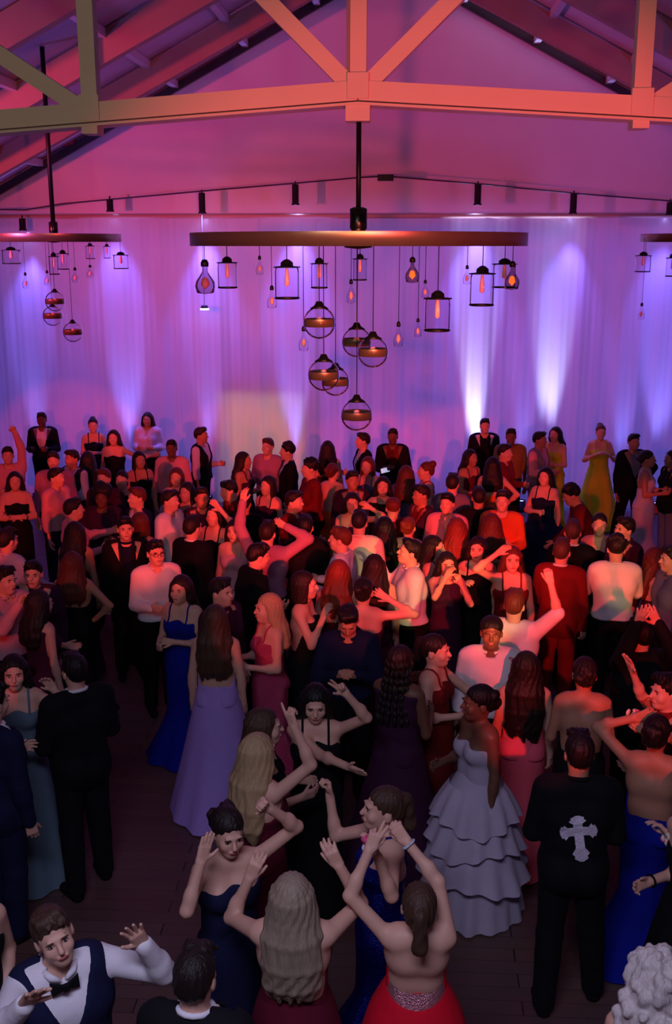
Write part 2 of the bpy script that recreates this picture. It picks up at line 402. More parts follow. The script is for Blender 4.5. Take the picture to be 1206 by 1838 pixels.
# small lamp on a long cord beside the doorway drape
p = at(361, 553, TRY); p0 = at(362, 383, TRY); p.x = p0.x
e = empty('hanging_lamp', p); tag(e, 'tiny bright lamp on a long thin cord left of the doorway', 'lamp')
MB().lathe([(0, 0.05), (0.05, 0.045), (0.07, 0.0), (0.06, 0.0), (0.0, 0.02)], 14).build('shade', M_can, e)
MB().lathe([(0, 0.0), (0.075, -0.005), (0.075, -0.03), (0, -0.035)], 14).build('bulb', M_lens, e)
MB().tube([(0, 0, 0.05), (0, 0, p0.z - p.z)], 0.004, 6).build('cord', M_can, e)
# small square box high on the gable wall
p = at(122, 248, BACK_Y - 0.05)
bxm = MB().box((-0.12, -0.04, -0.13), (0.12, 0.05, 0.13)).build('wall_box', mat('red_box', (190, 60, 80), 0.6)); bxm.location = p
tag(bxm, 'small square reddish box high on the gable wall at left', 'wall box')
MB().box((-0.09, -0.05, -0.10), (0.09, -0.04, 0.10)).build('cover', mat('red_box2', (205, 80, 95), 0.5), bxm)

# ------------------------------------------------------------------ chandeliers
M_band = mat('band_metal', (168, 140, 116), 0.36, 0.8, noise=0.15, nscale=10)
M_glass = glass('clear_glass')
M_bottle = glass('smoky_glass', (0.66, 0.55, 0.58), 0.2)
M_bulb = mat('bulb_glass', (240, 190, 190), 0.2, emit=((255, 70, 90), 0.12))  # faint pink emission stands in for reflections inside the glass
M_warm = mat('warm_bulb', (255, 200, 120), 0.3, emit=((255, 110, 30), 1.6))
def globe(ch, org, p, r, band_tone=None):
    g = empty('globe_pendant', p - org, parent=ch)
    prof = [(max(0.004, r * math.sin(a)), r * math.cos(a)) for a in np.linspace(0.02, PI - 0.001, 18)]
    MB().lathe(prof, 28).build('glass_globe', M_glass, g)
    h = r * 0.24; rb = r * 0.955
    MB().lathe([(rb, h), (rb, -h), (rb - 0.004, -h), (rb - 0.004, h), (rb, h)], 32).build('metal_band', M_band, g)
    MB().lathe([(0.0, r + 0.03), (0.018, r + 0.03), (0.03, r + 0.005), (0.06, r * 0.86), (0.0, r * 0.9)], 14).build('cap', M_black, g)
    MB().tube([(0, 0, r + 0.02), (0, 0, org.z - p.z)], 0.003, 5).build('cord', M_black, g)
    MB().lathe([(0.0, 0.35 * r), (0.016, 0.3 * r), (0.02, 0.1 * r), (0.0, -0.02 * r)], 10).build('bulb', M_bulb, g)
def lantern(ch, org, p, wd, ht, lit=0):
    g = empty('lantern_pendant', p - org, parent=ch); r = wd / 2
    MB().lathe([(r * 0.85, ht * 0.42), (r * 0.97, ht * 0.36), (r, ht * 0.25), (r, -ht * 0.42), (r * 0.9, -ht * 0.5), (0.002, -ht * 0.5)], 20).build('glass_jar', M_glass, g)
    MB().lathe([(0.0, ht * 0.64), (r * 0.22, ht * 0.62), (r * 0.5, ht * 0.54), (r * 0.52, ht * 0.44), (r * 1.12, ht * 0.42), (r * 1.1, ht * 0.39), (0.0, ht * 0.39)], 20).build('lid', M_black, g)
    MB().lathe([(r * 1.02, -ht * 0.46), (r * 1.05, -ht * 0.5), (r * 0.9, -ht * 0.515), (r * 0.88, -ht * 0.5)], 20).build('base_rim', M_black, g)
    MB().lathe([(0.0, ht * 0.38), (r * 0.12, ht * 0.36), (r * 0.2, ht * 0.1), (r * 0.2, -ht * 0.1), (0.0, -ht * 0.16)], 12).build('bulb', M_warm if lit else M_bulb, g)
    MB().tube([(0, 0, ht * 0.62), (0, 0, org.z - p.z)], 0.0028, 5).build('cord', M_black, g)
def bottle(ch, org, p, wd, ht, lit=0, m=None):
    g = empty('bottle_pendant', p - org, parent=ch); r = wd / 2
    MB().lathe([(r * 0.26, ht * 0.5), (r * 0.28, ht * 0.22), (r * 0.5, ht * 0.1), (r * 0.93, -ht * 0.1), (r, -ht * 0.25), (r * 0.85, -ht * 0.46), (0.002, -ht * 0.5)], 18).build('glass_bottle', m or M_glass, g)
    MB().lathe([(0.0, ht * 0.62), (r * 0.25, ht * 0.6), (r * 0.4, ht * 0.5), (r * 0.38, ht * 0.38), (0.0, ht * 0.38)], 14).build('cap', M_black, g)
    MB().lathe([(0.0, ht * 0.05), (r * 0.3, 0.0), (r * 0.45, -ht * 0.2), (0.0, -ht * 0.35)], 10).build('bulb', M_warm if lit else M_bulb, g)
    MB().tube([(0, 0, ht * 0.58), (0, 0, org.z - p.z)], 0.0024, 5).build('cord', M_black, g)
def chandelier(px, py, Y, Rr, bh, label, pole_top):
    org = at(px, py, Y)
    ch = empty('ring_chandelier', org); tag(ch, label, 'chandelier', 'ring chandeliers')
    MB().lathe([(Rr, bh/2), (Rr, -bh/2), (Rr - 0.03, -bh/2), (Rr - 0.03, bh/2), (Rr, bh/2)], 72).build('ring_band', M_band, ch)
    for k in range(4):
        a = k * PI / 2 + 0.4
        MB().bar((0.03*math.cos(a), 0.03*math.sin(a), 0.0), ((Rr-0.02)*math.cos(a), (Rr-0.02)*math.sin(a), 0.0), 0.03, 0.05, (0,0,1)).build('spoke', M_black, ch)
    MB().lathe([(0, 0.20), (0.03, 0.20), (0.055, 0.19), (0.055, 0.07), (0.04, 0.05), (0.09, 0.03), (0.09, -0.05), (0, -0.06)], 18).build('hub', M_steel, ch)
    MB().tube([(0, 0, 0.15), pole_top - org], 0.016 if Y < 10 else 0.03, 8).build('pole', M_black, ch)
    return ch, org
top = nC + Vector((0, 0, -0.18))
c1 = at(643, 430, TY)
ch, org = chandelier(643, 430, TY, 293 / 1900 * 6.95, 0.080, 'large ring chandelier of glass jars and globes under the truss centre', Vector((c1.x, TY, top.z)))
nr, fr = TY - 0.8, TY + 0.8
for x, y, d, rpx in ((573, 579, -0.3, 28), (640, 614, 0.35, 26), (669, 632, -0.35, 27), (581, 673, -0.2, 28), (602, 685, 0.35, 25), (640, 745, 0.0, 28)):
    p = at(x, y, TY + d); globe(ch, org, p, rpx * (TY + d) * 1.02 / 1900)
for x, y, d, wpx, hpx, lit in ((408, 492, -0.3, 34, 48, 0), (515, 505, -0.8, 43, 60, 0), (573, 493, 0.5, 29, 46, 0), (785, 562, -0.8, 45, 62, 0), (865, 517, -0.65, 42, 60, 0), (905, 493, 0.2, 40, 44, 0), (646, 482, 0.9, 24, 40, 0)):
    Y = TY + d; lantern(ch, org, at(x, y, Y), wpx * Y / 1900, hpx * Y / 1900, lit)
for x, y, d, wpx, hpx, lit, m in ((368, 500, -0.3, 36, 54, 0, M_bottle), (740, 487, 0.6, 26, 40, 1, M_bottle), (919, 497, -0.15, 27, 44, 1, M_bottle), (488, 535, 0.6, 18, 36, 0, None),
                            (466, 478, 0.7, 14, 30, 0, None), (545, 610, 0.5, 18, 40, 0, None), (715, 602, 0.7, 18, 40, 0, None), (750, 590, 0.8, 14, 30, 0, None), (763, 520, 0.6, 14, 28, 0, None),
                            (838, 495, 0.6, 14, 30, 0, None), (630, 525, 0.8, 16, 38, 0, None)):
    Y = TY + d; bottle(ch, org, at(x, y, Y), wpx * Y / 1900, hpx * Y / 1900, lit, m)
Y2 = 13.5
for cxp, lab in ((97, 'smaller ring chandelier on a long pole in the left distance'), (1276, 'smaller ring chandelier cut by the right picture edge')):
    c2 = at(cxp, 427, Y2)
    ch, org = chandelier(cxp, 427, Y2, 117 / 1900 * Y2, 0.095, lab, Vector((c2.x, Y2, roof_z(c2.x) - 0.02)))
    if cxp < 600:
        for x, y, d, rpx in ((99, 541, -0.2, 18), (95, 567, 0.2, 18), (131, 596, -0.1, 18)):
            globe(ch, org, at(x, y, Y2 + d), rpx * (Y2 + d) / 1900)
        for x, y, d, wpx, hpx in ((20, 460, -0.3, 32, 26), (217, 469, -0.2, 26, 26), (97, 475, 0.5, 18, 34), (113, 468, -0.5, 20, 30), (162, 452, 0.4, 16, 24), (192, 452, 0.4, 12, 22)):
            lantern(ch, org, at(x, y, Y2 + d), wpx * (Y2 + d) / 1900, hpx * (Y2 + d) / 1900)
        for x, y, d, wpx, hpx in ((46, 505, 0.4, 12, 26), (135, 495, 0.5, 14, 24), (162, 488, -0.4, 14, 20), (85, 500, 0.5, 12, 24)):
            bottle(ch, org, at(x, y, Y2 + d), wpx * (Y2 + d) / 1900, hpx * (Y2 + d) / 1900)
    else:
        for x, y, d, wpx, hpx in ((1154, 472, -0.2, 26, 30), (1206, 478, 0.3, 20, 34)):
            lantern(ch, org, at(x, y, Y2 + d), wpx * (Y2 + d) / 1900, hpx * (Y2 + d) / 1900)
        for x, y, d, wpx, hpx in ((1151, 560, 0.3, 12, 26), (1225, 520, 0.0, 14, 30)):
            bottle(ch, org, at(x, y, Y2 + d), wpx * (Y2 + d) / 1900, hpx * (Y2 + d) / 1900)

# ------------------------------------------------------------------ people: bodies and clothes as blended surfaces
EDG = [(0,1),(2,3),(4,5),(6,7),(0,2),(1,3),(4,6),(5,7),(0,4),(1,5),(2,6),(3,7)]
CRN = np.array([[(c >> 0) & 1, (c >> 1) & 1, (c >> 2) & 1] for c in range(8)], float)
def surface_nets(Fd, org, v):
    S = Fd < 0
    nx, ny, nz = Fd.shape
    cs = [S[(c & 1):nx - 1 + (c & 1), ((c >> 1) & 1):ny - 1 + ((c >> 1) & 1), ((c >> 2) & 1):nz - 1 + ((c >> 2) & 1)] for c in range(8)]
    anyi = cs[0].copy(); alli = cs[0].copy()
    for q in cs[1:]: anyi |= q; alli &= q
    act = anyi & ~alli
    I, J, K = np.nonzero(act)
    n = len(I)
    if n == 0: return np.zeros((0, 3)), np.zeros((0, 4), int)
    vals = np.stack([Fd[I + (c & 1), J + ((c >> 1) & 1), K + ((c >> 2) & 1)] for c in range(8)], 1)
    acc = np.zeros((n, 3)); cnt = np.zeros(n)
    for a, b in EDG:
        va, vb = vals[:, a], vals[:, b]
        m = (va < 0) != (vb < 0)
        t = np.where(m, va / np.where(m, va - vb, 1), 0)
        acc += m[:, None] * (CRN[a] + (CRN[b] - CRN[a]) * t[:, None]); cnt += m
    P = (np.stack([I, J, K], 1) + acc / cnt[:, None]) * v + org
    idx = -np.ones(act.shape, int); idx[I, J, K] = np.arange(n)
    quads = []
    for ax in range(3):
        sl0 = [slice(None)] * 3; sl1 = [slice(None)] * 3
        sl0[ax] = slice(0, -1); sl1[ax] = slice(1, None)
        a, b = S[tuple(sl0)], S[tuple(sl1)]
        ch = a != b
        u, w_ = [(1, 2), (2, 0), (0, 1)][ax]
        sl = [slice(None)] * 3; sl[u] = slice(1, -1); sl[w_] = slice(1, -1)
        off = [0, 0, 0]; off[u] = 1; off[w_] = 1
        i, j, k = np.nonzero(ch[tuple(sl)]); q = np.stack([i, j, k], 1) + off
        ins = a[q[:, 0], q[:, 1], q[:, 2]]
        def g(du, dw):
            r = q.copy(); r[:, u] += du; r[:, w_] += dw
            return idx[r[:, 0], r[:, 1], r[:, 2]]
        A = np.stack([g(-1, -1), g(0, -1), g(0, 0), g(-1, 0)], 1)
        A[~ins] = A[~ins][:, ::-1]
        quads.append(A)
    Q = np.concatenate(quads)
    return P, Q[(Q >= 0).all(1)]

def smin(a, b, k):
    h = np.clip(0.5 + 0.5 * (b - a) / k, 0, 1)
    return b * (1 - h) + a * h - k * h * (1 - h)
class Prim:                                   # round cone or ellipsoid
    __slots__ = ('kind', 'a', 'b', 'ra', 'rb', 'k', 'tag', 'rot', 'sub')
    def __init__(s, kind, a, b, ra, rb, k, tag, rot=None, sub=False):
        s.kind, s.a, s.b, s.ra, s.rb, s.k, s.tag, s.rot, s.sub = kind, np.array(a, float), np.array(b, float), ra, rb, k, tag, rot, sub
    def grown(s, d, dk=0.0):
        if s.kind == 'c': return Prim('c', s.a, s.b, s.ra + d, s.rb + d, s.k + dk, s.tag, s.rot, s.sub)
        return Prim('e', s.a, s.b + d, 0, 0, s.k + dk, s.tag, s.rot, s.sub)
    def bounds(s):
        if s.kind == 'c':
            r = max(s.ra, s.rb); return np.minimum(s.a, s.b) - r, np.maximum(s.a, s.b) + r
        r = s.b.max(); return s.a - r, s.a + r
    def d(s, x, y, z):
        if s.kind == 'c':
            ba = s.b - s.a; L = max(float(ba @ ba), 1e-9)
            px, py, pz = x - s.a[0], y - s.a[1], z - s.a[2]
            t = np.clip((px * ba[0] + py * ba[1] + pz * ba[2]) / L, 0, 1)
            qx, qy, qz = px - ba[0] * t, py - ba[1] * t, pz - ba[2] * t
            return np.sqrt(qx * qx + qy * qy + qz * qz) - (s.ra + (s.rb - s.ra) * t)
        px, py, pz = x - s.a[0], y - s.a[1], z - s.a[2]
        if s.rot is not None:
            Rm = s.rot
            px, py, pz = (px * Rm[0][0] + py * Rm[1][0] + pz * Rm[2][0], px * Rm[0][1] + py * Rm[1][1] + pz * Rm[2][1], px * Rm[0][2] + py * Rm[1][2] + pz * Rm[2][2])
        rx, ry, rz_ = s.b
        k0 = np.sqrt((px / rx) ** 2 + (py / ry) ** 2 + (pz / rz_) ** 2)
        k1 = np.sqrt((px / rx ** 2) ** 2 + (py / ry ** 2) ** 2 + (pz / rz_ ** 2) ** 2) + 1e-9
        return k0 * (k0 - 1) / k1

def field(prims, lo, hi, v):
    n = np.ceil((hi - lo) / v).astype(int) + 1
    ax = [lo[i] + v * np.arange(n[i]) for i in range(3)]
    Fd = np.full(n, 0.5, np.float32)
    for p in prims:
        bl, bh = p.bounds(); mrg = p.k * 1.2 + 2.2 * v
        i0 = np.maximum(np.floor((bl - mrg - lo) / v).astype(int), 0); i1 = np.minimum(np.ceil((bh + mrg - lo) / v).astype(int) + 1, n)
        if (i1 <= i0).any(): continue
        x = ax[0][i0[0]:i1[0], None, None]; y = ax[1][None, i0[1]:i1[1], None]; z = ax[2][None, None, i0[2]:i1[2]]
        d = p.d(x, y, z).astype(np.float32)
        s = (slice(i0[0], i1[0]), slice(i0[1], i1[1]), slice(i0[2], i1[2]))
        Fd[s] = -smin(-Fd[s], d, p.k) if p.sub else smin(Fd[s], d, p.k)
    return Fd, ax
def pbounds(prims):
    ps = [p.bounds() for p in prims if not p.sub]
    return np.min([a for a, b in ps], 0), np.max([b for a, b in ps], 0)
def solid(prims, v, cut=None, lo=None, hi=None, disp=None):
    if lo is None:
        lo, hi = pbounds(prims); lo = lo - 2.5 * v; hi = hi + 2.5 * v
    Fd, ax = field(prims, lo, hi, v)
    x, y, z = ax[0][:, None, None], ax[1][None, :, None], ax[2][None, None, :]
    if disp is not None: Fd = Fd + disp(x, y, z).astype(np.float32)
    if cut is not None: Fd = np.maximum(Fd, cut(x, y, z))
    return surface_nets(Fd, lo, v)
def np_mesh(name, P, Q, mats, mat_idx=None):
    me = bpy.data.meshes.new(name)
    nv, nq = len(P), len(Q)
    me.vertices.add(nv); me.vertices.foreach_set('co', P.astype(np.float32).ravel())
    me.loops.add(nq * 4); me.loops.foreach_set('vertex_index', Q.astype(np.int32).ravel())
    me.polygons.add(nq); me.polygons.foreach_set('loop_start', np.arange(0, nq * 4, 4, dtype=np.int32))
    me.polygons.foreach_set('use_smooth', np.ones(nq, bool))
    if mat_idx is not None: me.polygons.foreach_set('material_index', mat_idx.astype(np.int32))
    for m in mats: me.materials.append(m)
    me.update(calc_edges=True); me.validate()
    return me
def join(parts):                              # [(P, Q, mat)]
    Ps, Qs, Ms, k = [], [], [], 0
    for P, Q, m in parts:
        if len(Q) == 0: continue
        Ps.append(P); Qs.append(Q + k); Ms.append(np.full(len(Q), m)); k += len(P)
    return np.concatenate(Ps), np.concatenate(Qs), np.concatenate(Ms)
def clean(P, Q):
    u, inv = np.unique(Q, return_inverse=True)
    return P[u], inv.reshape(Q.shape)
def small_ellipsoid(c, r, Rm, n=10, m=7):
    P = []
    for i in range(m + 1):
        a = PI * i / m
        for k in range(n):
            P.append((r[0] * math.sin(a) * math.cos(2*PI*k/n), r[1] * math.sin(a) * math.sin(2*PI*k/n), r[2] * math.cos(a)))
    Q = [(i*n+k, (i+1)*n+k, (i+1)*n+(k+1) % n, i*n+(k+1) % n) for i in range(m) for k in range(n)]
    return np.array(P) @ Rm.T + c, np.array(Q)

SKIN = {'light': mat('skin_light', (214, 166, 142), 0.55, noise=0.05, nscale=14), 'tan': mat('skin_tan', (186, 132, 104), 0.55, noise=0.05, nscale=14),
        'brown': mat('skin_brown', (112, 74, 56), 0.5, noise=0.06, nscale=14)}
M_lip = mat('lips', (168, 88, 86), 0.45); M_eye = mat('eye', (30, 22, 20), 0.2); M_eyew = mat('eye_white', (170, 162, 158), 0.4); M_brow = mat('brow', (62, 44, 34), 0.8)
HAIRC = {'black': (16, 12, 13), 'dark': (30, 20, 18), 'brown': (70, 48, 36), 'auburn': (92, 42, 26), 'blonde': (176, 148, 108), 'ash': (150, 132, 112), 'white': (205, 195, 190), 'red': (118, 48, 28)}
def hair_mat(c): return mat('hair_' + c, HAIRC[c], 0.5, noise=0.25, nscale=26, bump=0.7, bscale=40, stretch=(3.0, 3.0, 0.35), spec=0.35)
CLOTH = {'black': (14, 13, 18), 'navy': (20, 24, 56), 'white': (226, 222, 226), 'grey': (120, 120, 132), 'slate': (98, 118, 132), 'lavender': (168, 140, 214), 'royal': (8, 22, 140),
         'red': (214, 14, 42), 'maroon': (92, 16, 38), 'coral': (236, 92, 110), 'pink': (226, 84, 128), 'yellow': (196, 212, 48), 'olive': (122, 112, 60), 'plum': (58, 22, 52),
         'darkred': (110, 22, 24), 'silver': (196, 196, 208), 'mauve': (170, 120, 146), 'pale': (206, 196, 214), 'paleblue': (168, 182, 214), 'steel': (96, 100, 128), 'purple': (90, 40, 170),
         'cream': (226, 214, 196), 'orange': (214, 92, 42), 'gold': (196, 158, 70), 'rose': (210, 150, 160), 'teal': (40, 70, 90)}
def cloth(c):
    if c.startswith('seq_'): return sequin('sequin_' + c[4:], CLOTH[c[4:]])
    if c.startswith('tulle_'): return mat('tulle_' + c[6:], CLOTH[c[6:]], 0.9, noise=0.12, nscale=9, bump=0.3, bscale=50, trans=0.25)
    return mat('cloth_' + c, CLOTH[c], 0.85, noise=0.07, nscale=12, bump=0.55, bscale=13, spec=0.2)

ARMS = {'down': ((.16, 0, -1), (.05, -.16, -1)), 'bent': ((.18, -.08, -1), (-.35, -.9, .12)), 'front': ((.2, -.75, -.6), (-.05, -1, .1)), 'fwdlow': ((.2, -.5, -.85), (0, -.9, -.35)),
        'up': ((.45, -.2, .85), (-.12, -.1, 1)), 'upout': ((.85, -.1, .5), (.25, -.15, .95)), 'uplow': ((.4, -.35, -.85), (.05, -.55, .85)), 'elbow': ((.9, -.25, -.15), (.0, -.3, .95)),
        'hip': ((.72, .12, -.7), (-.62, -.25, -.6)), 'side': ((.9, -.1, -.42), (.85, -.35, .2)), 'cross': ((.22, -.3, -.92), (-.9, -.42, .12)), 'chest': ((.35, -.25, -.9), (-.6, -.6, .5)),
        'face': ((.35, -.55, -.7), (-.3, -.3, .9)), 'clap': ((.22, -.5, -.8), (-.72, -.62, .5)), 'behind': ((.2, .3, -.95), (-.3, .1, -.9))}
def unit(v): v = np.array(v, float); return v / np.linalg.norm(v)
def frame(d, n):
    d = unit(d); n = np.array(n, float); n = unit(n - d * (n @ d)); return d, n, np.cross(d, n)

def make_hand(prims, wrist, d, n, side, pose, sc, fr):
    d, n, u = frame(d, n)                      # d along the hand, n palm normal, u across
    u = u * side
    w = np.array(wrist)
    pc = w + d * 0.05 * sc
    for t in (-.024, -.008, .008, .024):
        prims.append(Prim('c', w + d * .012 * sc + u * t * .75 * sc, w + d * .085 * sc + u * t * sc, .0135 * sc, .0135 * sc, .012, 'hand'))
    curls = {'open': (.12,) * 4, 'relax': (.55, .6, .68, .75), 'fist': (1.75,) * 4, 'point': (.1, 1.7, 1.7, 1.7), 'peace': (.08, .12, 1.7, 1.7), 'grip': (1.15,) * 4, 'flat': (.02,) * 4}[pose]
    spread = {'open': .16, 'relax': .07, 'fist': .02, 'point': .05, 'peace': .16, 'grip': .05, 'flat': .04}[pose]
    Ls = (.074, .082, .077, .06)
    for i in range(4):
        t = (-.026, -.009, .009, .026)[i]
        base = w + d * (.086, .09, .087, .078)[i] * sc + u * t * sc
        c = curls[i]
        dd = unit(d + u * (i - 1.5) * spread)
        d1 = dd * math.cos(c * .55) + n * math.sin(c * .55); d2 = dd * math.cos(c * 1.35) + n * math.sin(c * 1.35); d3 = dd * math.cos(c * 1.9) + n * math.sin(c * 1.9)
        p1 = base + d1 * Ls[i] * .46 * sc; p2 = p1 + d2 * Ls[i] * .3 * sc; p3 = p2 + d3 * Ls[i] * .24 * sc
        prims.append(Prim('c', base, p1, fr * 1.05, fr, .004, 'hand')); prims.append(Prim('c', p1, p2, fr, fr * .93, .003, 'hand')); prims.append(Prim('c', p2, p3, fr * .93, fr * .8, .003, 'hand'))
    tb = w + d * .028 * sc - u * .026 * sc
    td = unit(d * .75 - u * (.75 if pose in ('open', 'flat') else .45) + n * (.25 if pose in ('open', 'flat') else .5))
    p1 = tb + td * .042 * sc; td2 = unit(td + d * .5 + (n * .3 if pose in ('fist', 'grip', 'peace', 'point') else 0)); p2 = p1 + td2 * .032 * sc
    prims.append(Prim('c', tb, p1, fr * 1.35, fr * 1.15, .01, 'hand')); prims.append(Prim('c', p1, p2, fr * 1.12, fr * .9, .003, 'hand'))
    return pc + d * .04 * sc

def skirt_mesh(style, s, wz, hipr, lod, ph, train=0.0):
    prof = {'mermaid': [(1.07, .140, .110), (.98, .172, .146), (.88, .182, .158), (.68, .166, .15), (.48, .16, .15), (.34, .205, .20), (.18, .285, .285), (.015, .37, .38)],
            'aline': [(1.07, .140, .110), (.96, .180, .155), (.80, .215, .20), (.5, .285, .28), (.25, .345, .345), (.015, .40, .41)],
            'sheath': [(1.07, .140, .110), (.96, .175, .15), (.80, .185, .165), (.5, .185, .18), (.25, .205, .20), (.015, .235, .24)],
            'ball': [(1.09, .136, .108), (1.0, .20, .18), (.86, .32, .31), (.6, .43, .43), (.3, .51, .51), (.015, .56, .57)],
            'gala': [(1.09, .136, .108), (1.0, .185, .165), (.86, .25, .24), (.6, .32, .32), (.3, .38, .38), (.015, .43, .44)],
            'short': [(1.07, .140, .110), (.96, .18, .155), (.80, .215, .2), (.62, .245, .23)]}[style]
    nfold = {'ball': 17, 'gala': 15, 'aline': 11, 'mermaid': 9, 'sheath': 7, 'short': 10}[style]
    amp = {'ball': .075, 'gala': .075, 'aline': .07, 'mermaid': .085, 'sheath': .045, 'short': .06}[style]
    n = 64 if lod == 0 else (44 if lod == 1 else 30)
    zs = np.linspace(prof[0][0], prof[-1][0], 22 if lod == 0 else 13)
    pz = [p[0] for p in prof][::-1]
    rx = np.interp(zs, pz, [p[1] for p in prof][::-1]); ry = np.interp(zs, pz, [p[2] for p in prof][::-1])
    th = np.arange(n) * 2 * PI / n
    P = []
    for z, a, b in zip(zs, rx, ry):
        t = (zs[0] - z) / (zs[0] - zs[-1]); tt = t ** 1.6
        mod = 1 + amp * tt * (np.sin(nfold * th + ph + 1.2 * t) * .7 + .5 * np.sin((nfold - 4) * th + 2.1 * ph))
        yy = b * np.sin(th) * mod + train * tt * tt * np.maximum(np.sin(th), 0)
        P.append(np.stack([a * np.cos(th) * mod * s, yy * s, np.full(n, z * s)], 1))
    P = np.concatenate(P); m = len(zs)
    k = np.arange(n); Q = []
    for i in range(m - 1):
        Q.append(np.stack([i * n + k, (i + 1) * n + k, (i + 1) * n + (k + 1) % n, i * n + (k + 1) % n], 1))
    return P, np.concatenate(Q)

PEOPLE = []
def P(x, y, sex, yaw, outfit, hair, skin, arms, label, **kw):
    PEOPLE.append(dict(x=x, y=y, sex=sex, yaw=yaw, outfit=outfit, hair=hair, skin=skin, arms=arms, label=label, **kw))

def corsage(parent, c, r=0.045, col=('cream', 'pink'), seed=0):
    rr = random.Random(seed); Pp, Qq = [], []
    parts = []
    for i in range(9):
        v = Vector((rr.uniform(-1, 1), rr.uniform(-1, 1), rr.uniform(-1, 1))).normalized() * r * rr.uniform(.3, .8)
        Rm = np.array(Euler((rr.uniform(0, 3), rr.uniform(0, 3), rr.uniform(0, 3))).to_matrix())
        Pq, Qq = small_ellipsoid(np.array(c) + np.array(v), (r * .5, r * .42, r * .22), Rm, 8, 5)
        parts.append((Pq, Qq, i % 2))
    A, B, Mi = join(parts)
    return link('corsage', np_mesh('corsage', A, B, [cloth(col[0]), cloth(col[1])], Mi), None, parent)

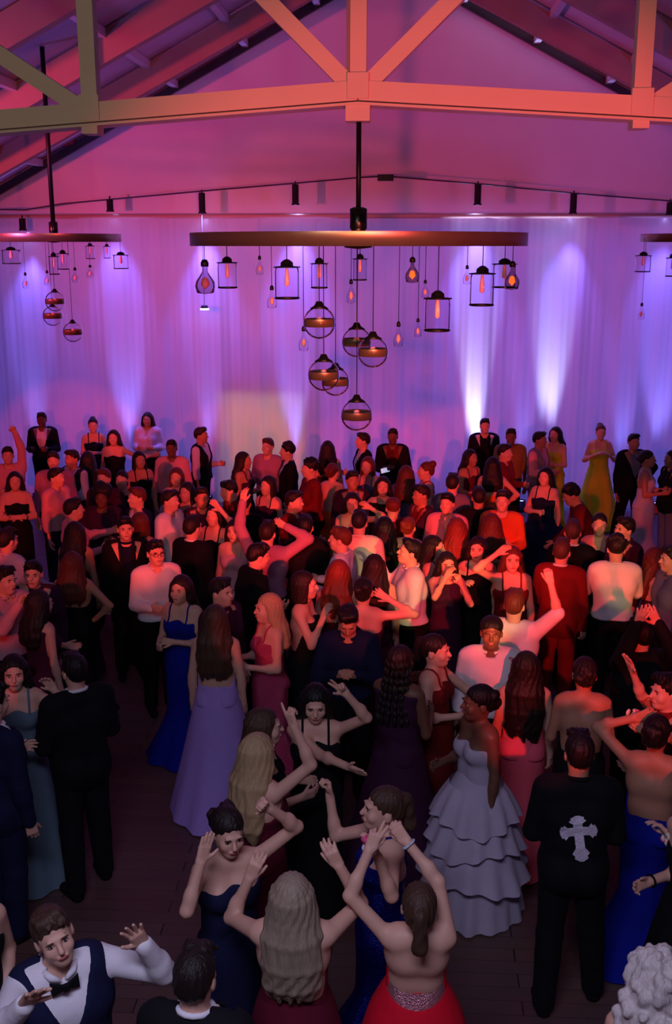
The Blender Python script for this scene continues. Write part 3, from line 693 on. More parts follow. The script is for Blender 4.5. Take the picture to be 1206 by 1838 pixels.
def make_person(p):
    D = math.hypot(p['X'], p['Y'])
    lod = p.get('lod', 0 if D < 7.6 else (1 if D < 11.2 else 2))
    vb = (.0135, .018, .024)[lod]; vh = (.0065, .0095, .014)[lod]; vd = (.0052, .0072, .0105)[lod]
    fr0 = (.0088, .0095, .0115)[lod]
    h = p['h']; s = h / 1.72; male = p['sex'] == 'M'; fat = p.get('fat', 1.0)
    Z = lambda z: z * s
    root = empty('person', (p['X'], p['Y'], 0), R(p['yaw']))
    tag(root, p['label'], 'person', p.get('group'))
    of = p['outfit'].split(':'); kind = of[0]
    # upper body frame: lean about the pelvis
    Rl = np.array(Euler((R(p.get('lean', 0)), R(p.get('side', 0)), R(p.get('twist', 0)))).to_matrix())   # lean>0 is forwards (towards -y)
    Rl = np.array((Euler((R(p.get('lean', 0)), 0, 0)).to_matrix() @ Euler((0, R(p.get('side', 0)), 0)).to_matrix() @ Euler((0, 0, R(p.get('twist', 0)))).to_matrix()))
    piv = np.array((0, 0, Z(.98)))
    U = lambda x, y, z: Rl @ (np.array((x * s, y * s, z * s)) - piv) + piv
    pr = []
    A = lambda *a, **k: pr.append(Prim(*a, **k))
    sh = (.176 if male else .155) * fat; cw = (.078 if male else .058) * fat; cr = (.105 if male else .095) * fat; wr = (.100 if male else .084) * fat
    # torso
    A('c', U(-.062, .0, .95), U(.062, .0, .95), .106 * s * fat, .106 * s * fat, .05, 'pelvis')
    A('c', U(-.045, 0, 1.10), U(.045, 0, 1.10), wr * s, wr * s, .05, 'torso')
    A('c', U(-cw, .0, 1.27), U(cw, .0, 1.27), cr * s, cr * s, .05, 'torso')
    A('c', U(-sh + .055, .012, 1.405), U(sh - .055, .012, 1.405), .062 * s, .062 * s, .05, 'torso')
    for q in (-1, 1):
        A('c', U(q * .05, 0, .97), U(q * .045, 0, 1.10), .098 * s * fat, wr * s, .04, 'torso')
        A('c', U(q * .045, 0, 1.10), U(q * cw, 0, 1.27), wr * s, cr * s, .04, 'torso')
        A('c', U(q * cw, 0, 1.27), U(q * (sh - .06), .01, 1.385), cr * s * .97, .072 * s, .04, 'torso')
    for q in (-1, 1): A('e', U(q * .07, .062, .92), np.array((.085, .085, .09)) * s, 0, 0, .04, 'pelvis')
    if not male:
        for q in (-1, 1): A('e', U(q * .068, -.078, 1.265), np.array((.062, .058, .062)) * s, 0, 0, .03, 'bust')
    for q in (-1, 1): A('c', U(q * .03, .018, 1.428), U(q * (sh - .05), .014, 1.398), .044 * s, .05 * s, .04, 'torso')
    # legs
    leg = p.get('legs', ((.10, 0, 0), (.10, 0, 0)))            # foot offset x(outward), y, knee bend y
    for q, (fx, fy, kb) in zip((-1, 1), leg):
        hip = np.array((q * .085, 0, .92)) * s; knee = np.array((q * (fx * .5 + .045), fy * .45 - kb, .50)) * s; ank = np.array((q * fx, fy + .02, .085)) * s
        A('c', hip, knee, .088 * s * fat, .056 * s * fat, .03, 'leg')
        A('c', knee, ank, .056 * s * fat, .038 * s, .025, 'leg')
        A('e', knee * .68 + ank * .32 + np.array((0, .018, 0)), np.array((.047, .052, .10)) * s, 0, 0, .03, 'leg')
        A('c', ank + np.array((0, .015, -.045)) * s, ank + np.array((q * .02, -.15, -.052)) * s, .033 * s, .027 * s, .02, 'foot')
    # neck + head
    nb = U(0, .015, 1.43)
    hc0 = U(0, -.012, 1.72 - .115)
    Hm = np.array((Matrix(Rl.tolist()) @ Euler((0, 0, R(p.get('hy', 0)))).to_matrix() @ Euler((R(p.get('hp', 0)), 0, 0)).to_matrix() @ Euler((0, R(p.get('hr', 0)), 0)).to_matrix()))
    A('c', nb, hc0 + Hm @ np.array((0, .018, -.06)), (.056 if male else .047) * s, (.054 if male else .045) * s, .03, 'neck')
    hs = 1.0 if h > 1.6 else .96
    Hd = lambda x, y, z: hc0 + Hm @ (np.array((x, y, z)) * hs)
    E = lambda c, r, k, sub=False: pr.append(Prim('e', Hd(*c), np.array(r) * hs, 0, 0, k, 'head', Hm, sub))
    E((0, .014, .030), (.076, .096, .088), .02); E((0, -.022, -.036), (.061, .072, .078), .03); E((0, -.056, -.088), (.032, .034, .028), .03)
    E((0, .02, -.05), (.052, .06, .06), .03)
    for q in (-1, 1):
        E((q * .038, -.062, -.03), (.025, .024, .026), .02)
        E((q * .032, -.104, .004), (.019, .018, .013), .012, True)
        E((q * .077, .014, -.014), (.010, .022, .031), .008)
    pr.append(Prim('c', Hd(-.034, -.086, .026), Hd(.034, -.086, .026), .010, .010, .014, 'head'))
    pr.append(Prim('c', Hd(0, -.090, .014), Hd(0, -.110, -.022), .008, .0135, .012, 'head'))
    pr.append(Prim('c', Hd(-.017, -.094, -.055), Hd(.017, -.094, -.055), .008, .008, .008, 'head'))
    # arms
    wrists = []
    hands = p.get('hands', ('relax', 'relax'))
    for q, ap, hp_, qi in ((-1, p['arms'][0], hands[0], 0), (1, p['arms'][1], hands[1], 1)):
        shp = U(q * sh, .01, 1.40)
        la, lf = .285 * s, .245 * s
        tgt = p.get('tR' if q < 0 else 'tL')
        if tgt is not None:                    # the hand is known from the photograph: two-bone reach
            tx, ty, dY = tgt[:3]
            rz_ = -R(p['yaw']); cy_, sy_ = math.cos(rz_), math.sin(rz_)
            shw = np.array((p['X'] + shp[0] * math.cos(-rz_) - shp[1] * math.sin(-rz_), p['Y'] + shp[0] * math.sin(-rz_) + shp[1] * math.cos(-rz_), shp[2]))
            wt = np.array(at(tx, ty, shw[1] + dY)); dl_ = wt - np.array((p['X'], p['Y'], 0))
            t3 = np.array((dl_[0] * cy_ - dl_[1] * sy_, dl_[0] * sy_ + dl_[1] * cy_, dl_[2]))
            dv = t3 - shp; dist = min(np.linalg.norm(dv) - .06 * s, (la + lf) * .985); dist = max(dist, .16); dn_ = unit(dv)
            ca = (la * la + dist * dist - lf * lf) / (2 * la * dist); ca = min(1, max(-1, ca)); sa = math.sqrt(1 - ca * ca)
            hint = np.array(tgt[3] if len(tgt) > 3 else (q * .5, .2, -1.0)); hn = unit(hint - dn_ * (hint @ dn_))
            elb = shp + dn_ * la * ca + hn * la * sa; wri = shp + dn_ * dist
        else:
            au, af = ARMS[ap] if isinstance(ap, str) else ap
            au = unit(np.array(au) * (q, 1, 1)); af = unit(np.array(af) * (q, 1, 1))
            elb = shp + Rl @ au * la; wri = elb + Rl @ af * lf
        A('c', shp, elb, (.049 if male else .043) * s * fat, (.038 if male else .034) * s * fat, .03, 'uarm'); A('c', elb, wri, (.038 if male else .034) * s * fat, .026 * s, .02, 'farm')
        A('e', elb * .72 + wri * .28, np.array((.038, .038, .05) if male else (.034, .034, .05)) * s * fat, 0, 0, .025, 'farm')
        hd = p.get('hdR' if q < 0 else 'hdL'); hd = np.array(hd) if hd is not None else (wri - elb)
        nrm = p.get('hnR' if q < 0 else 'hnL', (-q * .8, -.5, .15) if wri[2] < shp[2] else (-q * .15, -1, .1))
        hp0 = len(pr)
        hcen = make_hand(pr, wri, hd, nrm, q, hp_, 1.0 * (s if male else s * .95), fr0)
        wrists.append((wri, hcen, unit(hd), elb, shp))
    # which tags are covered
    covered = set()
    if kind in ('suit', 'shirt', 'vest', 'tux'): covered |= {'pelvis', 'torso', 'bust', 'leg', 'uarm', 'farm'}
    if kind in ('gown', 'dress'): covered |= {'pelvis'}
    if kind in ('tee',): covered |= {'pelvis', 'torso', 'bust', 'leg'}
    body = [q.grown(-.010) if q.tag in covered - {'uarm', 'farm'} else (q.grown(-.006) if q.tag in covered else q) for q in pr]
    Pc, Qc = solid(body, vb)
    cen = Pc[Qc].mean(1)
    drop = np.linalg.norm(cen - hc0, axis=1) < .148
    for wri, hcen, _d, _e, _s in wrists: drop |= np.linalg.norm(cen - hcen, axis=1) < .112
    parts = [clean(Pc, Qc[~drop]) + (0,)]
    def fine(c, rad, v):
        c = np.array(c); Pf, Qf = solid(body, v, lo=c - rad - v, hi=c + rad + v)
        if len(Qf) == 0: return
        cc = Pf[Qf].mean(1); keep = np.linalg.norm(cc - c, axis=1) < rad
        parts.append(clean(Pf, Qf[keep]) + (0,))
    fine(hc0, .148 + vb * 1.0, vh)
    for wri, hcen, _d, _e, _s in wrists: fine(hcen, .112 + vb * .8, vd)
    if lod < 2:
        for q in (-1, 1):
            parts.append(small_ellipsoid(Hd(q * .031, -.0825, .004), (.0115, .0065, .0062), Hm) + (2,))
            parts.append(small_ellipsoid(Hd(q * .031, -.0858, .004), (.0055, .0045, .0058), Hm) + (3,))
            parts.append(small_ellipsoid(Hd(q * .033, -.0945, .025), (.020, .005, .0045), Hm) + (4,))
        parts.append(small_ellipsoid(Hd(0, -.1015, -.055), (.021, .0065, .0075), Hm) + (1,))
    A_, B_, Mi = join(parts)
    link('body', np_mesh('body', A_, B_, [SKIN[p['skin']], M_lip, M_eyew, M_eye, M_brow], Mi), None, root)
    ti = lambda x, y, z: tuple((Rl.T[i, 0] * (x - piv[0]) + Rl.T[i, 1] * (y - piv[1]) + Rl.T[i, 2] * (z - piv[2]) + piv[i]) / s for i in range(3))
    sel = lambda *t: [q for q in pr if q.tag in t]
    def garment(name, prims, col, cut, v=vb * .92):
        Pg, Qg = solid(prims, v, cut)
        if len(Qg): return link(name, np_mesh(name, Pg, Qg, [cloth(col)]), None, root)
    def shoes(col):
        for q in (-1, 1):
            fp = [k.grown(.011) for k in sel('foot') if (k.a[0] > 0) == (q > 0)]
            garment('shoe', fp, col, lambda x, y, z: np.maximum(z - .115 * s, .004 - z) + 0 * x + 0 * y, vb * .8)
    def trousers(col):
        tp_ = [k.grown(.016 if k.tag == 'pelvis' else .017, .0) for k in sel('pelvis', 'leg')]
        tp_ += [Prim('c', k.a, k.b, k.ra + .014, .062 * s, k.k, 'leg') for k in sel('leg') if k.kind == 'c' and k.rb < .045]
        garment('trousers', tp_, col, lambda x, y, z: np.maximum(z - 1.04 * s, .045 - z) + 0 * x + 0 * y)
    def sleeve_end(prims, grow):
        out = []
        for k in prims:
            out.append(k.grown(grow))
        return out
    def neck_cut(x, y, z, rad=.062, zt=1.475):
        a, b, c = ti(x, y, z)
        return np.maximum(rad - np.sqrt(a * a + (b + .012) ** 2) - np.minimum(0, (c - 1.40)) * 3.0, c - zt)
    def top(name, col, grow, arms=True, hem=.93, vneck=0.0, short=False, extra=(), inner=False):
        t = [k.grown(grow) for k in sel('torso', 'bust')] + [k.grown(grow + .010) for k in sel('pelvis')]
        if arms:
            t += [k.grown(grow * .85 + .003) for k in sel('uarm')]
            if not short: t += [k.grown(grow * .7 + .004) for k in sel('farm')]
        t += list(extra)
        wl = [(w_[0], unit(w_[0] - w_[3])) for w_ in wrists]; el = [(w_[3], unit(w_[3] - w_[4])) for w_ in wrists]
        def cut(x, y, z):
            a, b, c = ti(x, y, z)
            nk = np.maximum(.064 - np.sqrt(a * a + (b - .005) ** 2), 1.405 - c)   # opening round the neck
            nk = .064 - np.sqrt(a * a + (b - .0) ** 2)
            nk = np.where(c > 1.415, nk, -1.0)
            r = np.maximum(nk, hem - c)
            if inner: r = np.maximum(r, np.abs(a) - np.where(b < 0, .085, .05))
            if vneck:
                vv = np.where((b < 0.0), np.minimum((c - vneck) * .42 + .004 - np.abs(a), c - vneck), -1.0)
                r = np.maximum(r, vv)
            return (r * s).astype(np.float32)
        return garment(name, t, col, cut)
    def strap(q, col, r, a0, a1, inward=0.0):
        tps = sel('torso', 'bust', 'neck'); pts = []
        for a in np.linspace(a0, a1, 12):
            f = (a - a0) / (a1 - a0); xq = q * (.088 - inward * f)
            c0 = U(xq, 0, 1.33); dr = Rl @ np.array((0, -math.cos(R(a)), math.sin(R(a)))); rad_ = .26
            for _ in range(30):
                pnt = c0 + dr * rad_; d = 1.0
                for k in tps: d = float(smin(np.float64(d), np.float64(k.d(*pnt)), k.k))
                if d < .004: break
                rad_ -= max(d - .003, .001) * .8
                if rad_ < .03: break
            pts.append(Vector(c0 + dr * rad_))
        return MB().tube(pts, r, 6).build('strap', cloth(col), root)
    col = of[1] if len(of) > 1 else 'black'
    if kind == 'suit':
        shc = of[2] if len(of) > 2 else 'white'; trc = of[3] if len(of) > 3 else col
        trousers(trc); shoes('black')
        top('shirt', shc, .012, arms=False, hem=1.0, inner=True)
        ex = [Prim('c', U(-.078, .005, .84), U(.078, .005, .84), .108 * s * fat, .108 * s * fat, .05, 'torso')]
        top('jacket', col, .021, hem=.775, vneck=1.10, extra=ex)
        if lod < 2 or p.get('collar'):
            MB().tube([Vector(U(.070 * math.cos(a), .070 * math.sin(a) + .006, 1.478 + .014 * math.sin(a))) for a in np.linspace(-2.2, 5.3, 18)], .013, 6).build('collar', cloth(shc), root)
        if lod < 2:
            for q in (-1, 1): MB().bar(Vector(U(q * .03, -.158, 1.16)), Vector(U(q * .075, -.085, 1.44)), .035, .012).build('lapel', cloth(col), root)
    elif kind == 'shirt':
        trousers(of[2] if len(of) > 2 else 'black'); shoes('black')
        top('shirt', col, .017, hem=.96)
        if lod < 2:
            MB().tube([Vector(U(.070 * math.cos(a), .070 * math.sin(a) + .006, 1.474 + .014 * math.sin(a))) for a in np.linspace(-1.2, 4.3, 14)], .012, 6).build('collar', cloth(col), root)
    elif kind == 'tee':
        trousers(of[2] if len(of) > 2 else 'black'); shoes('black')
        top('shirt', col, .019, hem=.90, short=True)
    elif kind == 'vest':
        shc = of[2] if len(of) > 2 else 'white'
        trousers(of[3] if len(of) > 3 else col); shoes('black')
        top('shirt', shc, .015, hem=.96)
        top('vest', col, .026, arms=False, hem=.93, vneck=1.17)
        if lod < 2:
            for q in (-1, 1):
                MB().tube([Vector(U(q * .068, -.03, 1.465)), Vector(U(q * .045, -.068, 1.452)), Vector(U(q * .012, -.078, 1.432))], [.016, .017, .010], 6).build('collar', cloth(shc), root)
            MB().tube([Vector(U(.070 * math.cos(a), .070 * math.sin(a) + .006, 1.478 + .014 * math.sin(a))) for a in np.linspace(-.6, 3.7, 12)], .014, 6).build('collar', cloth(shc), root)
            if p.get('bow'):
                bt = MB()
                for q in (-1, 1):
                    c0 = np.array((0, -.104, 1.415))
                    vs = [U(q * .008, -.100, 1.427), U(q * .06, -.094, 1.452), U(q * .06, -.094, 1.388), U(q * .008, -.100, 1.409), U(q * .008, -.118, 1.427), U(q * .058, -.108, 1.448), U(q * .058, -.108, 1.392), U(q * .008, -.118, 1.409)]
                    bt.add(vs, [(0,1,2,3),(7,6,5,4),(0,4,5,1),(1,5,6,2),(2,6,7,3),(3,7,4,0)])
                kn = [U(q[0], q[1], q[2]) for q in ((-.013,-.102,1.405),(.013,-.102,1.405),(.013,-.125,1.405),(-.013,-.125,1.405),(-.013,-.102,1.431),(.013,-.102,1.431),(.013,-.125,1.431),(-.013,-.125,1.431))]
                bt.add(kn, [(0,3,2,1),(4,5,6,7),(0,1,5,4),(1,2,6,5),(2,3,7,6),(3,0,4,7)])
                bt.build('bow_tie', cloth('black'), root)
    else:                                      # gown:colour:skirt:top[:skirtcolour]
        sk = of[2]; topst = of[3]; skc = of[4] if len(of) > 4 else col
        zf, zb = {'strapless': (1.325, 1.27), 'backless': (1.33, 1.06), 'halter': (1.37, 1.08), 'straps': (1.33, 1.24), 'high': (1.42, 1.41), 'scoop': (1.345, 1.20), 'oneshoulder': (1.36, 1.30)}[topst]
        t = [k.grown(.009) for k in sel('torso', 'bust', 'pelvis')]
        def cut(x, y, z):
            a, b, c = ti(x, y, z)
            m = np.clip((b + .05) / .10, 0, 1); zt = zf * (1 - m) + zb * m
            if topst == 'oneshoulder': zt = zt + np.clip(a * .8, -.03, .12)
            r = np.maximum(c - zt - .012 * np.cos(a * 28) * (b < 0), .90 - c)
            if topst == 'high': r = np.maximum(r, np.where(c > 1.40, .075 - np.sqrt(a * a + b * b), -1))
            return (r * s).astype(np.float32)
        garment('bodice', t, col, cut, vb * .85)
        if topst in ('straps', 'halter', 'scoop', 'oneshoulder'):
            sd = (1,) if topst == 'oneshoulder' else (-1, 1)
            for q in sd:
                if topst == 'halter': strap(q, col, .008, -8, 120, .05)
                else: strap(q, col, .008 if topst != 'oneshoulder' else .015, -8, 180 + (15 if zb < 1.3 else 0))
        ph = p['x'] * .37
        Ps, Qs = skirt_mesh(sk, s, 1.07, 1, lod, ph, p.get('train', 0.0))
        if p.get('fat', 1) > 1: Ps[:, :2] *= p['fat']
        sw = p.get('sw', 1.0)
        if sw != 1.0: Ps[:, :2] *= (1 - (1 - sw) * np.clip((1.0 * s - Ps[:, 2:3]) / (.3 * s), 0, 1))
        sko = link('skirt', np_mesh('skirt', Ps, Qs, [cloth(skc)]), None, root)
        if p.get('ruffle'):
            for i, (zz, rr) in enumerate(((.95, .20), (.76, .275), (.52, .335))):
                n = 72; th = np.arange(n) * 2 * PI / n; rows = []
                pz_ = [.015, .3, .6, .86, 1.0, 1.09]; pr_ = [.43, .38, .32, .25, .185, .136]
                for j, (dz_, dr_) in enumerate(((.06, .004), (.0, .016), (-.10, .036), (-.19, .056))):
                    zq = zz + dz_ + .035 * np.sin(3 * th + 2 * i) * (j > 0)
                    wv = .010 * j * (1 + np.sin(13 * th + i * 1.7 + .3 * j))
                    rd = np.interp(zq, pz_, pr_) * (1.04 - (1 - sw) * np.clip((1.0 - zq) / .3, 0, 1)) + dr_ * .8 + wv * .8; rows.append(np.stack([rd * np.cos(th) * s, rd * np.sin(th) * s, zq * s], 1))
                Pq = np.concatenate(rows); k = np.arange(n)
                Qq = np.concatenate([np.stack([a * n + k, (a + 1) * n + k, (a + 1) * n + (k + 1) % n, a * n + (k + 1) % n], 1) for a in range(3)])
                link('ruffle', np_mesh('ruffle', Pq, Qq, [cloth(skc)]), None, sko)
        if p.get('sash'):
            MB().lathe([(.150 * s, .045), (.158 * s, .0), (.158 * s, -.045)], 32).build('sash', cloth(p['sash']), root).location = (0, .01, Z(1.04))
        shoes(p.get('shoe', 'silver')) if sk == 'short' else None
    # hair
    hst, hcol = p['hair'].split(':')
    hp = []
    HE = lambda c, r, k=.015, sub=False: hp.append(Prim('e', Hd(*c), np.array(r) * hs, 0, 0, k, 'hair', Hm, sub))
    HC = lambda a, b, ra, rb, k=.014: hp.append(Prim('c', Hd(*a), Hd(*b), ra, rb, k, 'hair'))
    rr = random.Random(int(p['x'] * 13 + p['y']))
    hl = lambda x, y, z: tuple((Hm.T[i, 0] * (x - hc0[0]) + Hm.T[i, 1] * (y - hc0[1]) + Hm.T[i, 2] * (z - hc0[2])) / hs for i in range(3))
    vhair = (.0085, .0115, .0165)[lod]
    low = -.03
    if hst == 'short':
        HE((0, .020, .040), (.083, .101, .092)); HC((-.035, -.055, .105), (.04, -.045, .112), .026, .024, .03); HE((0, .07, .0), (.07, .05, .06), .02)
        for i in range(7): HC((rr.uniform(-.05, .05), -.02, .115), (rr.uniform(-.065, .065), rr.uniform(-.095, -.07), rr.uniform(.075, .10)), .017, .008, .01)
        low = -.05
    elif hst == 'curly':
        HE((0, .022, .042), (.086, .104, .095))
        for i in range(40 if lod < 2 else 18):
            a, b_ = rr.uniform(0, 2 * PI), rr.uniform(.0, 1.35)
            HE((.085 * math.sin(b_) * math.cos(a), .02 + .098 * math.sin(b_) * math.sin(a), .05 + .085 * math.cos(b_)), (.026, .026, .026), .008)
        low = -.055
    elif hst == 'afro':
        HE((0, .03, .055), (.118, .125, .115))
        for i in range(36):
            a, b_ = rr.uniform(0, 2 * PI), rr.uniform(.0, 1.6)
            HE((.115 * math.sin(b_) * math.cos(a), .035 + .115 * math.sin(b_) * math.sin(a), .055 + .108 * math.cos(b_)), (.03, .03, .03), .01)
        low = -.04
    elif hst in ('bun', 'updo', 'pony'):
        HE((0, .020, .038), (.082, .102, .093)); HE((0, .075, .0), (.068, .05, .07), .02)
        if hst == 'bun': HE((0, .10, .095), (.052, .05, .05), .01)
        elif hst == 'updo':
            for i in range(10): HE((rr.uniform(-.05, .05), .10 + rr.uniform(-.02, .03), rr.uniform(-.03, .08)), (.034, .034, .034), .01)
        else:
            HE((0, .115, .06), (.036, .036, .036), .01); HC((0, .13, .05), (0, .165, -.09), .034, .036); HC((0, .165, -.09), (.01, .15, -.26), .036, .012)
        low = -.06
    elif hst == 'bob':
        HE((0, .022, .036), (.088, .106, .096))
        for i in range(13):
            f = R(-118 + i * 236 / 12); sx, cy_ = math.sin(f), math.cos(f)
            HC((sx * .075, .02 + cy_ * .082, .03), (sx * .092, .02 + cy_ * .088, -.13 + rr.uniform(-.01, .01)), .026, .018, .012)
        low = -.2
    elif hst in ('long', 'wavy', 'xlong'):
        HE((0, .022, .036), (.087, .105, .095))
        L_ = {'long': .36, 'wavy': .42, 'xlong': .50}[hst] * p.get('hl', 1.0)
        wv = .014 if hst == 'wavy' else .006
        N = 13
        for i in range(N):
            f = R(-112 + i * 224 / (N - 1)); sx, cy_ = math.sin(f), math.cos(f)
            j = rr.uniform(-1, 1)
            pts = [(sx * .074, .02 + cy_ * .085, .035), (sx * .092, .03 + cy_ * .085, -.07), (sx * .11 + wv * j, .075 + cy_ * .07, -.16), (sx * .115 - wv * 1.5 * j, .105 + cy_ * .055, -.16 - (L_ - .16) * .4),
                   (sx * .11 + wv * 1.5 * j, .115 + cy_ * .045, -.16 - (L_ - .16) * .75), (sx * .095 - wv * j, .12 + cy_ * .03, -L_ + rr.uniform(-.02, .03))]
            rs = (.03, .03, .03, .029, .025, .010)
            for a in range(5): HC(pts[a], pts[a + 1], rs[a], rs[a + 1], .012)
        low = -1.0
    elif hst == 'bigcurl':
        HE((0, .03, .035), (.112, .120, .112)); HE((0, .075, -.11), (.145, .10, .15), .04)
        for i in range(190):
            v_ = unit((rr.gauss(0, 1), rr.gauss(0, 1), rr.gauss(0, 1)))
            if i % 2: q_ = np.array((0, .03, .035)) + v_ * (.115, .122, .115)
            else: q_ = np.array((0, .075, -.11)) + v_ * (.148, .103, .155)
            if q_[1] < -.03 and q_[2] < .09: continue
            HE(tuple(q_), (rr.uniform(.020, .030), rr.uniform(.020, .030), rr.uniform(.022, .034)), .010)
        low = -1.0
    elif hst == 'braid':
        HE((0, .020, .038), (.083, .102, .093))
        for i in range(9):
            f = R(-100 + i * 25); sx, cy_ = math.sin(f), math.cos(f)
            for a in range(8):
                z0 = .0 - a * .055; HE((sx * (.082 + .006 * a), .03 + cy_ * .085 + .009 * a, z0), (.017, .017, .031), .004)
        low = -1.0
    elif hst == 'cap':
        HE((0, .020, .036), (.081, .099, .090)); HE((0, .02, .055), (.087, .105, .07)); low = -.03
    def hcut(x, y, z):
        a, b_, c = hl(x, y, z)
        face = np.minimum.reduce([.066 - np.abs(a) + 0 * b_ + 0 * c, -.028 - b_ + 0 * a + 0 * c, (.062 - 9 * a * a) - c + 0 * b_]) if hst in ('short', 'cap', 'curly', 'afro', 'bun', 'updo', 'pony', 'braid') else \
               np.minimum.reduce([.060 - np.abs(a) + .25 * np.minimum(0, c + .05) + 0 * b_, -.018 - b_ + 0 * a + 0 * c, (.068 - 11 * a * a) - c + 0 * b_])
        side = np.minimum.reduce([.02 - b_ + 0 * a + 0 * c, -.012 - c + 0 * a + 0 * b_]) if hst in ('short', 'cap', 'curly') else -1.0
        return np.maximum(np.maximum(face, side), low - .35 * (b_ + .0) - c).astype(np.float32) if low > -.1 else np.maximum(face, low - c).astype(np.float32)
    def hdisp(x, y, z):
        a, b_, c = hl(x, y, z)
        return .0028 * np.sin(17 * np.arctan2(a, b_ - .02) + 26 * c + 3 * np.sin(18 * c + rr.random()))
    Ph, Qh = solid(hp, vhair, hcut, disp=hdisp if lod < 2 else None)
    if len(Qh): link('hair', np_mesh('hair', Ph, Qh, [hair_mat(hcol)]), None, root)
    # extras
    for side, k in ((0, 'corR'), (1, 'corL')):
        if p.get(k):
            w_, hc_, d_, e_, s_ = wrists[side]
            corsage(root, w_ + (0, -.03, .01), .05 if lod == 0 else .06, p[k] if isinstance(p[k], tuple) else ('cream', 'pink'), int(p['x']))
    for side, k in ((0, 'brR'), (1, 'brL')):
        if p.get(k):
            w_, hc_, d_, e_, s_ = wrists[side]; dd, n_, u_ = frame(w_ - e_, (.3, .5, .8))
            c0 = w_ - dd * .012
            MB().tube([Vector(c0 + (n_ * math.cos(a) + u_ * math.sin(a)) * .034 * s) for a in np.linspace(0, 2 * PI, 15)], .007, 6, False).build('bracelet', cloth(p[k]), root)
    if p.get('glasses'):
        g = MB()
        for q in (-1, 1):
            g.tube([Vector(Hd(q * .032 + .023 * math.cos(a), -.106, .004 + .017 * math.sin(a))) for a in np.linspace(0, 2 * PI, 13)], .0028, 5, False)
            g.tube([Vector(Hd(q * .055, -.104, .008)), Vector(Hd(q * .080, -.01, .006))], .0025, 5)
        g.tube([Vector(Hd(-.010, -.107, .006)), Vector(Hd(.010, -.107, .006))], .0025, 5)
        g.build('glasses', M_black, root)
    if p.get('flower'):
        corsage(root, Hd(*p['flower']), .04, ('cream', 'pink'), int(p['x']))
    if p.get('choker'):
        c0 = hc0 + (0, .012, -.135)
        MB().tube([Vector(c0 + np.array((.05 * math.cos(a), .05 * math.sin(a), 0))) for a in np.linspace(0, 2 * PI, 15)], .008, 6, False).build('choker', cloth(p['choker']), root)
    p['root'] = root; p['U'] = U; p['jk'] = [k.grown(.021) for k in sel('torso', 'pelvis')]; p['wr'] = wrists
    return root
def sdf_back(prims, x, z):                     # y of the garment's back at a point
    y = .40
    for _ in range(40):
        d = 1.0
        for q in prims: d = float(smin(np.float64(d), np.float64(q.d(x, y, z)), q.k))
        if d < .0008: break
        y -= d * .8
    return y
def place_people():
    for p in PEOPLE:
        p['h'] = p.get('h', 1.76 if p['sex'] == 'M' else 1.69)
    def pos(p):
        s = p['h'] / 1.72
        q = at_z(p['x'], p['y'], p['h'] - .115)
        if q.y > 17.75:                       # keep clear of the drapes: taller and nearer
            q = at(p['x'], p['y'], 17.75); p['h'] = q.z + .115
        lz = R(p.get('lean', 0)); yw = R(p['yaw'])
        off = -math.sin(lz) * .63 * s            # a leaning head is ahead of the feet
        hz = .98 * s + math.cos(lz) * .625 * s
        if abs(lz) > .05: q = at_z(p['x'], p['y'], hz)
        p['X'] = q.x - (-math.sin(yw)) * off; p['Y'] = q.y - math.cos(yw) * off
        sd = R(p.get('side', 0))
        if abs(sd) > .02:
            ox = math.sin(sd) * .63 * s; p['X'] -= ox * math.cos(yw); p['Y'] -= ox * math.sin(yw)
    base = [p['h'] for p in PEOPLE]
    for p in PEOPLE: pos(p)
    rad = lambda p: p.get('rad', .27)
    for it in range(160):                      # ease crowding: vary heights a little, which moves a guest along the line of sight
        moved = False
        for i, a in enumerate(PEOPLE):
            if a.get('fix'): continue
            f = 0.0
            for j, b in enumerate(PEOPLE):
                if i == j: continue
                dx, dy = a['X'] - b['X'], a['Y'] - b['Y']; d = math.hypot(dx, dy); need = rad(a) + rad(b) - .06
                if d < need: f += (need - d) * (1 if (dy > 0 or (dy == 0 and i < j)) else -1)
            if abs(f) > .01:
                h0 = a['h']; a['h'] = min(max(h0 - .09 * f, base[i] - .13), base[i] + .13); pos(a); moved = True
        if not moved: break

# ------------------------------------------------------------------ the guests: head pixel, sex, heading (0 = towards the balcony, 90 = towards the right wall), clothes, hair, arms
G_BACK, G_MID, G_FRONT = 'guests standing along the drapes', 'guests dancing in the crowd', 'guests dancing nearest the balcony'
_g = G_BACK
def B(*a, **k): P(*a, group=_g, **k)
# along the drapes
B(75, 753, 'M', 5, 'suit:black:white', 'short:black', 'brown', ('bent', 'bent'), 'tall man in open dark jacket over pale shirt, alone against the drapes far left')
B(14, 817, 'M', 20, 'shirt:rose', 'short:dark', 'light', ('bent', 'up'), 'dark-haired guest in rose shirt with one arm raised at the left picture edge', hands=('relax', 'fist'), tL=(22, 752, -.1))
B(96, 826, 'M', 10, 'shirt:mauve', 'short:dark', 'light', ('down', 'down'), 'dark-haired man standing right below the tall man in the open jacket')
B(167, 764, 'F', 15, 'gown:navy:sheath:straps', 'bun:black', 'light', ('bent', 'cross'), 'woman in navy dress with hair pinned up, left of the loose pale blouse')
B(204, 786, 'F', 5, 'gown:black:sheath:strapless', 'long:dark', 'light', ('down', 'side'), 'long-haired woman in black strapless dress against the blue uplight column')
B(265, 753, 'F', 0, 'shirt:pale:black', 'long:black', 'tan', ('bent', 'bent'), 'woman with long dark hair in a loose pale blouse against the drapes', fat=1.12)
B(308, 804, 'M', 5, 'shirt:rose', 'short:black', 'brown', ('down', 'down'), 'man in pink shirt with black hair below the loose pale blouse')
B(360, 781, 'M', 80, 'vest:black:pale', 'short:dark', 'tan', ('down', 'bent'), 'man in pale shirt seen in profile, just left of the lit doorway')
